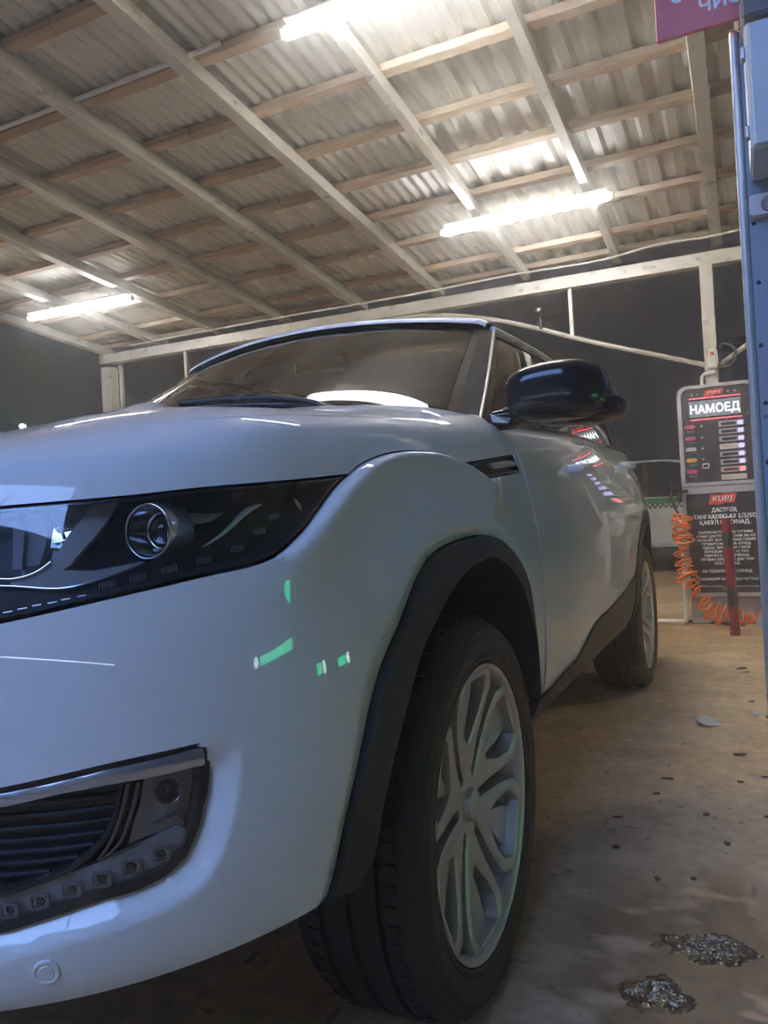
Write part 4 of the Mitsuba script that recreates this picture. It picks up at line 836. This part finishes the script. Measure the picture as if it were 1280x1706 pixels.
# ---- fender vent
vp = Polygon(np.vstack([vent, [(1.655, .5*(vent[3, 1]+np.interp(1.655, arc[-2:, 0], arc[-2:, 1])))]])[[0, 1, 2, 3]]).buffer(-.001)
vk = CAR+'__fender_vent'; lab(vk, 'black side vent with a chrome bar behind the front wheel')
put(vk+'__panel', skin(vp, skin_body, (.008, .006), lambda u, v: -.010*sm((u-1.60)/.05), .01), 'mat_black_gloss', 35)
put(vk+'__frame', skin(vp.difference(vp.buffer(-.006)).intersection(sbox(1.70, 0, 3, 1)), skin_body, (.008, .006), .001, .012), 'mat_lamp_black', 35)
put(vk+'__chrome_bar', skin(Polygon(tr('vbar')), skin_body, (.008, .004), lambda u, v: .002-.004*((v-.545)/.012)**2, .01), 'mat_silver_trim', 40)
for (s, w) in ((1.70, 5.46), (1.716, 5.50), (1.69, 5.34)): put(vk+'__emblem', xform(bevel((.006, .008, .001)), hframe(s, w, -.0085)), 'mat_silver_trim', False)
put(CAR+'__fender_vent_001__panel', mirror(skin(vp, skin_body, (.02, .01), -.006, .01)), 'mat_black_gloss')
# ---- glasshouse
def ws(a, b):
    a, b = np.broadcast_arrays(np.asarray(a, float), np.asarray(b, float)); q = 1-np.abs(a)**2.2
    B = np.stack([.692*a, .462-.335*q, 1.142+.037*(1-a*a)], -1); Tp = np.stack([.600*a, 1.035-.125*(1-a*a), 1.518+.040*(1-a*a)], -1)
    P = B*(1-b[..., None])+Tp*b[..., None]; h = .006*np.sin(np.pi*b)
    P[..., 1] -= h*.62; P[..., 2] += h*.78; return P
def ws_base(u, v, o): P = ws(u, v); return P+np.array([0, -.62, .78])*np.asarray(o)[..., None] if np.ndim(o) else P+np.array([0, -.62, .78])*o
glassP = sbox(-.965, .0, .965, .985).buffer(0)
car('windshield', skin(glassP, ws_base, (.03, .025), 0.), 'mat_glass', True, label='dark sloping windshield')
car('windshield_band', skin(sbox(-1, 0, 1, 1).difference(sbox(-.965, .03, .965, .985)), ws_base, (.03, .025), -.003, .01), 'mat_black_gloss', 40)
# roof
def roof_edge(b):
    y = 1.035+b*1.98; z = 1.518+.040*np.sin(np.pi*np.clip(b*.9+.02, 0, 1))*.55-.03*b**2; x = .612+.020*np.sin(np.pi*b)-.04*b**3
    return x, y, z
def roof_base(u, v, o):
    x, y, z = roof_edge(v); bow = -.125*(1-u*u)*(1-v)**2+.10*(1-u*u)*v**2
    cr = .040+.045*np.sin(np.pi*np.clip(v*1.05, 0, 1))**.8*0+.030*np.sin(np.pi*v)
    lip = .024*(1-np.exp(-v/.008)); sidelip = .0
    return np.stack([x*u, y+bow, z+cr*(1-u*u)+lip+.012*(1-np.exp(-(1-np.abs(u))/.02))+o], -1)
car('roof', cat(skin(sbox(-1, 0, 1, .06), roof_base, (.025, .003), 0.), skin(sbox(-1, .06, 1, 1), roof_base, (.025, .02), 0.)), 'mat_paint', 50)
car('roof_lining', skin(sbox(-.97, .02, .97, .98), roof_base, (.06, .05), -.035), 'mat_roof_lining', True)
tp = np.array([roof_base(np.array([u]), np.array([.0]), 0)[0] for u in np.linspace(-.99, .99, 60)])
# sides of the glasshouse
sS = np.linspace(2.02, 5.05, 200); bP = hull(sS, 8.)
def side_base(u, v, o):
    s = 1.965+u*(5.0-1.965); B = hull(s, 8.0, -.006-.022*np.exp(-u/.03)); x, y, z = roof_edge(np.clip(u*.98+.012, 0, 1)); R_ = np.stack([x+.012, y+.02*(1-u), z-.004], -1)
    P = B*(1-v[..., None])+R_*v[..., None]; P[..., 0] += (.030-.026*np.exp(-u/.08))*np.sin(np.pi*v)+o; return P
car('side_window', skin(sbox(.018, .02, .335, .93), side_base, (.02, .04), -.004), 'mat_side_glass', True, both=True)
car('side_window', skin(sbox(.375, .02, .70, .93), side_base, (.02, .04), -.004), 'mat_side_glass', True, both=True)
fr = sbox(0, -.01, 1, 1).difference(sbox(.018, .02, .335, .93)).difference(sbox(.375, .02, .70, .93))
car('window_frame', skin(fr, side_base, (.02, .04), 0., .012), 'mat_black_gloss', 40, both=True, label='gloss black window frame')
u = np.linspace(0, 1, 60)
A = side_base(u, np.ones(60), 0.); car('roof_rail', tube(A[:56]+[.0, 0, .004], .011, 10), 'mat_paint', 60, both=True, label='light rail along the roof edge')
v = np.linspace(0, 1, 30); Bv = side_base(np.zeros(30), v, 0.003)
car('window_edge_strip', tube(Bv, .0055, 8), 'mat_silver_trim', 60, both=True, label='thin bright strip on the front edge of the side window')
Wv = ws(np.full(30, 1.), v); car('windshield_pillar', strip(Wv, Bv), 'mat_liner', 40, both=True)
car('belt_strip', tube(hull(np.linspace(2.10, 4.9, 60), 8.0, .002), .007, 8), 'mat_black_gloss', 60, both=True)
car('mirror_foot_trim', trimesh.convex.convex_hull(np.array([(.80, .44, 1.136), (.805, .50, 1.132), (.84, .44, 1.130), (.84, .47, 1.150), (.79, .45, 1.158), (.80, .49, 1.155)])), 'mat_silver_trim', 30, label='bright corner piece at the foot of the mirror')
# tail glass
rb = np.stack([hull(np.linspace(5.05, SMAX, 40), 8.0)], 0)[0]
xr, yr, zr_ = roof_edge(np.array([1.]))
tg = np.array([roof_base(np.array([q]), np.array([1.]), -.01)[0] for q in np.linspace(.97, 0, 40)])
m = strip(rb, tg); car('tail_window', cat(m, mirror(m)), 'mat_glass', True)
# cowl and wiper
cu = np.linspace(-.98, .98, 60); C0 = ws(cu, np.zeros(60)); hz = np.c_[cu*.70, np.interp(np.abs(cu)*.7, cow[::-1, 0], cow[::-1, 1]), np.zeros(60)]; hz[:, 2] = hood_z(hz[:, :2])-.014
car('cowl', strip(hz, C0+[0, .01, -.004]), 'mat_lamp_black', 40)
wk = CAR+'__wiper'
wp = ws(np.linspace(-.42, .60, 40), np.linspace(.075, .045, 40))+np.array([0, -.62, .78])*.022
put(wk+'__blade', tube(wp, np.interp(np.linspace(0, 1, 40), [0, .1, .9, 1], [.003, .006, .010, .006]), 8), 'mat_black_gloss', 50)
put(wk+'__arm', tube(spline([ws(.66, .005)+[0, -.02, .016], ws(.60, .04)+[0, -.02, .024], ws(.35, .052)+[0, -.022, .034], ws(.1, .064)+[0, -.02, .030]], 20), .007, 8), 'mat_lamp_black', 50)
for a in (-.40, -.28): put(wk+'__washer_jet', bevel((.022, .012, .008), ws(a, .03)+[0, -.02, .018], r=.003), 'mat_silver_trim')
lab(wk, 'black wiper lying at the foot of the windshield')
# inside
car('dashboard', trimesh.convex.convex_hull(np.array([(sx*.66, y, z) for sx in (-1, 1) for y, z in ((.50, 1.10), (.95, 1.14), (1.05, 1.05), (1.05, .8), (.5, .8))])), 'mat_seat', 30)
for sx in (1, -1):
    k = CAR+('__front_seat' if sx == 1 else '__front_seat_001')
    put(k+'__backrest', beam((sx*.36, 1.70, .75), (sx*.36, 1.86, 1.22), .46, .13, up=(0, 1, 0), r=.05), 'mat_seat', 40); put(k+'__cushion', bevel((.48, .50, .14), (sx*.36, 1.45, .72), r=.04), 'mat_seat', 40)
    put(k+'__headrest', bevel((.26, .10, .17), (sx*.36, 1.89, 1.36), r=.04), 'mat_seat', 40)
put(CAR+'__rear_seat', bevel((1.15, .14, .5), (0, 2.75, 1.02), r=.05), 'mat_seat', 40)
M = frame((.36, 1.12, 1.06), (1, 0, 0), (0, .42, .9)); put(CAR+'__steering_wheel', xform(cat(trimesh.creation.torus(.18, .015, major_sections=40, minor_sections=10), bevel((.34, .05, .02), r=.008), bevel((.05, .18, .02), (0, -.09, 0), r=.008)), M), 'mat_black_gloss', 50)
put(CAR+'__inner_mirror', bevel((.22, .03, .065), (0, 1.02, 1.475), r=.012), 'mat_black_gloss', 30)
put(CAR+'__windshield_sticker', skin(sbox(-.86, .52, -.72, .62), ws_base, (.03, .03), -.004), 'mat_silver_frame', False); lab(CAR+'__windshield_sticker', 'pale sticker inside the windshield')
# ---- outside mirror
mk = CAR+'__outside_mirror'; lab(mk, 'gloss black outside mirror')
def blob(c, r, e=2.6, n=3, squash=None):
    m = trimesh.creation.icosphere(subdivisions=n+1); V = m.vertices; L = (np.abs(V)**e).sum(1)**(1/e); V = V/L[:, None]
    V = V*r
    if squash is not None: V = squash(V)
    m.vertices = V+c; return m
def mshape(V):
    V = V.copy(); x = V[:, 0]; V[:, 2] *= 1-.10*np.clip(-x/.12, 0, 1); V[:, 1] -= .016*(1-(x/.13)**2); V[:, 1] += .03*np.clip(x/.12, 0, 1)**2; return V
MC = np.array([.948, .50, 1.198])
put(mk+'__housing', blob(MC, (.122, .075, .072), 3.4, 4, mshape), 'mat_black_gloss', True)
put(mk+'__lower_cover', blob(MC+[.045, .045, -.040], (.110, .060, .040), 2.8, 3, lambda V: V+np.c_[0*V[:, 0], .10*V[:, 0], .02*V[:, 0]*0]), 'mat_black_gloss', True)
put(mk+'__turn_light', blob(MC+[.115, .030, -.012], (.014, .035, .016), 2.4, 3), 'mat_lamp_black', True)
put(mk+'__glass', xform(extrude(rrect(.20, .115, .03), .004), frame(MC+[0, .082, 0], (-1, -.12, 0), (0, 0, 1))), 'mat_chrome', 20)
put(mk+'__arm', trimesh.convex.convex_hull(np.vstack([np.array(c)+trimesh.creation.icosphere(subdivisions=2, radius=r).vertices for c, r in (((.80, .485, 1.135), .018), ((.80, .465, 1.150), .016), ((.90, .50, 1.158), .024), ((.90, .52, 1.150), .022))])), 'mat_black_gloss', 50)
put(mk+'__arm_line', tube([(.825, .447, 1.166), (.885, .468, 1.178)], .003, 6), 'mat_silver_trim')
for nm in ('housing', 'arm'):
    V_, F_, N_, *_r = meshkit.WRITTEN[scene[mk+'__'+nm]['filename']]
    put(CAR+'__outside_mirror_001__'+nm, mirror(trimesh.Trimesh(V_.astype(float), F_, process=False)), 'mat_black_gloss', True)
# ---- wheels (axis = local z, outward +)
def dish(r): return -.030*(1-np.clip(r/.245, 0, 1)**2.2)
def spoke_base(u, v, o): r = np.hypot(u, v); return np.c_[u, v, dish(r)+o]
frames, holes = [], []
for k6 in range(6):
    t = math.radians(90+k6*60); ct_, st_ = math.cos(t), math.sin(t)
    loc = lambda P: np.array([(r*ct_-a*st_, r*st_+a*ct_) for r, a in P])
    sym = lambda P: P+[(r, -a) for r, a in P[::-1]]
    frames.append(Polygon(loc(sym([(.03, .020), (.062, .026), (.105, .047), (.16, .077), (.205, .0945), (.236, .086), (.253, .080)]))))
    holes.append(Polygon(loc(sym([(.118, .004), (.135, .022), (.165, .049), (.200, .068), (.225, .063), (.240, .056)]))))
spk = unary_union(frames).union(Point(0, 0).buffer(.066, 40)).difference(unary_union(holes)).buffer(-.002).buffer(.004).buffer(-.002)
lug = unary_union([Point(.058*math.cos(a), .058*math.sin(a)).buffer(.0095, 12) for a in np.radians(120+60*np.arange(6))])
lugs_slot = unary_union([LineString([(.060*math.cos(a), .060*math.sin(a)), (.12*math.cos(a), .12*math.sin(a))]).buffer(.0095, 10) for a in np.radians(120+60*np.arange(6))])
spk = spk.difference(lugs_slot)
def off_spoke(u, v):
    d = shapely.distance(spk.boundary, shapely.points(u, v)); return -.0035*(1-sm(d/.0045))
shapely.prepare(spk)
wheel_parts = {}
wheel_parts['rim_spokes'] = (skin(spk, spoke_base, (.008, .008), off_spoke, .030), 'mat_rim', 35)
web = unary_union([Polygon([(r*math.cos(t)-a*math.sin(t), r*math.sin(t)+a*math.cos(t)) for r, a in ((.08, -.010), (.14, -.012), (.20, -.034), (.249, -.040), (.249, .040), (.20, .034), (.14, .012), (.08, .010))]) for t in np.radians(90+60*np.arange(6))])
wheel_parts['rim_webs'] = (skin(web, lambda u, v, o: np.c_[u, v, -.050+.026*np.hypot(u, v)/.25+0*u+o], (.02, .02), 0., .014), 'mat_rim', 30)
wheel_parts['rim_barrel'] = (lathe([(.262, .004), (.266, .006), (.2665, .002), (.263, -.004), (.255, -.010), (.248, -.030), (.243, -.060), (.232, -.14), (.235, -.19)][::-1], 96), 'mat_rim', 30)
wheel_parts['rim_lip'] = (lathe([(.250, -.016), (.252, -.006), (.256, .001), (.262, .004)][::-1], 96), 'mat_rim', 40)
wheel_parts['brake_disc'] = (lathe([(.06, -.105), (.165, -.105), (.168, -.115), (.06, -.13)][::-1], 60), 'mat_disc', 30)
wheel_parts['back_plate'] = (lathe([(.0, -.14), (.24, -.15), (.243, -.17)][::-1], 48), 'mat_liner', 30)
wheel_parts['centre_cap'] = (lathe([(0, -.014), (.024, -.0155), (.030, -.019), (.032, -.03)][::-1], 40), 'mat_rim', 40)
wheel_parts['lug_nuts'] = (cat(*[xform(lathe([(0, -.030), (.006, -.031), (.008, -.034), (.009, -.055)][::-1], 10), trimesh.transformations.translation_matrix((.058*math.cos(a), .058*math.sin(a), 0))) for a in np.radians(120+60*np.arange(6))]), 'mat_rim_dark', 30)
tp_ = [(.2660, -.004), (.2690, .004), (.2740, .0085), (.2800, .009), (.2830, .0072), (.288, .0115), (.300, .0145), (.314, .0155), (.3165, .0170), (.3190, .0150), (.3300, .0105), (.3330, .0115), (.3360, .0085), (.3450, .0), (.3525, -.012), (.3565, -.026), (.3588, -.045), (.3510, -.047), (.3510, -.055), (.3592, -.057), (.3600, -.095), (.3520, -.097), (.3520, -.107), (.3600, -.109), (.3592, -.150), (.3510, -.152), (.3510, -.160), (.3588, -.162), (.3560, -.190), (.345, -.213), (.315, -.232), (.285, -.226), (.262, -.205)]
wheel_parts['tyre'] = (lathe(tp_[::-1], 128), 'mat_tyre', 28)
blk = []
for i in range(72):
    a = 2*np.pi*i/72
    for z0, z1 in ((-.022, -.044), (-.163, -.186)):
        b = bevel((.005, .013, z0-z1), (.3575, 0, (z0+z1)/2), r=.001); blk.append(xform(b, trimesh.transformations.rotation_matrix(a, (0, 0, 1))))
wheel_parts['tread_blocks'] = (cat(*blk), 'mat_tyre', False)
let = []
for word, a0, r in (('ALL SEASON', 95, .293), ('TUBELESS', 250, .293), ('RADIAL', 10, .293), ('235 50 R20', 165, .293)):
    for i, ch in enumerate(word):
        if ch == ' ': continue
        a = math.radians(a0-i*5.2); m = meshkit.text_mesh(ch, .013, .0012, True); m.vertices[:, 0] -= m.bounds.mean(0)[0]
        M = np.eye(4); M[:3, 0] = (math.sin(a), -math.cos(a), 0); M[:3, 1] = (math.cos(a), math.sin(a), 0); M[:3, 2] = (0, 0, 1); M[:3, 3] = ((r-.004)*math.cos(a), (r-.004)*math.sin(a), .0118); let.append(xform(m, M))
wheel_parts['tyre_lettering'] = (cat(*let), 'mat_tyre', False)
made = {n: mikit.ply(m, b, smooth=s_) for n, (m, b, s_) in wheel_parts.items()}
for i, (x, y, spin) in enumerate(((.875, 0, 0), (.872, 2.66, 31), (-.875, 0, 12), (-.872, 2.66, 50))):
    k = CAR+'__wheel'+('' if i == 0 else f'_{i:03d}')
    sx = 1 if x > 0 else -1
    lab(k, 'front wheel with silver six spoke rim' if i == 0 else None) if i == 0 else None
    for n in ('tread_blocks', 'tyre_lettering'): lab(k+'__'+n, kind='stuff')
    for n, d in made.items():
        scene[k+'__'+n] = {**d, 'to_world': T().translate([x, y, .36]).rotate([0, 0, 1], 0 if sx > 0 else 180).rotate([0, 1, 0], 90).rotate([0, 0, 1], 90+spin)}
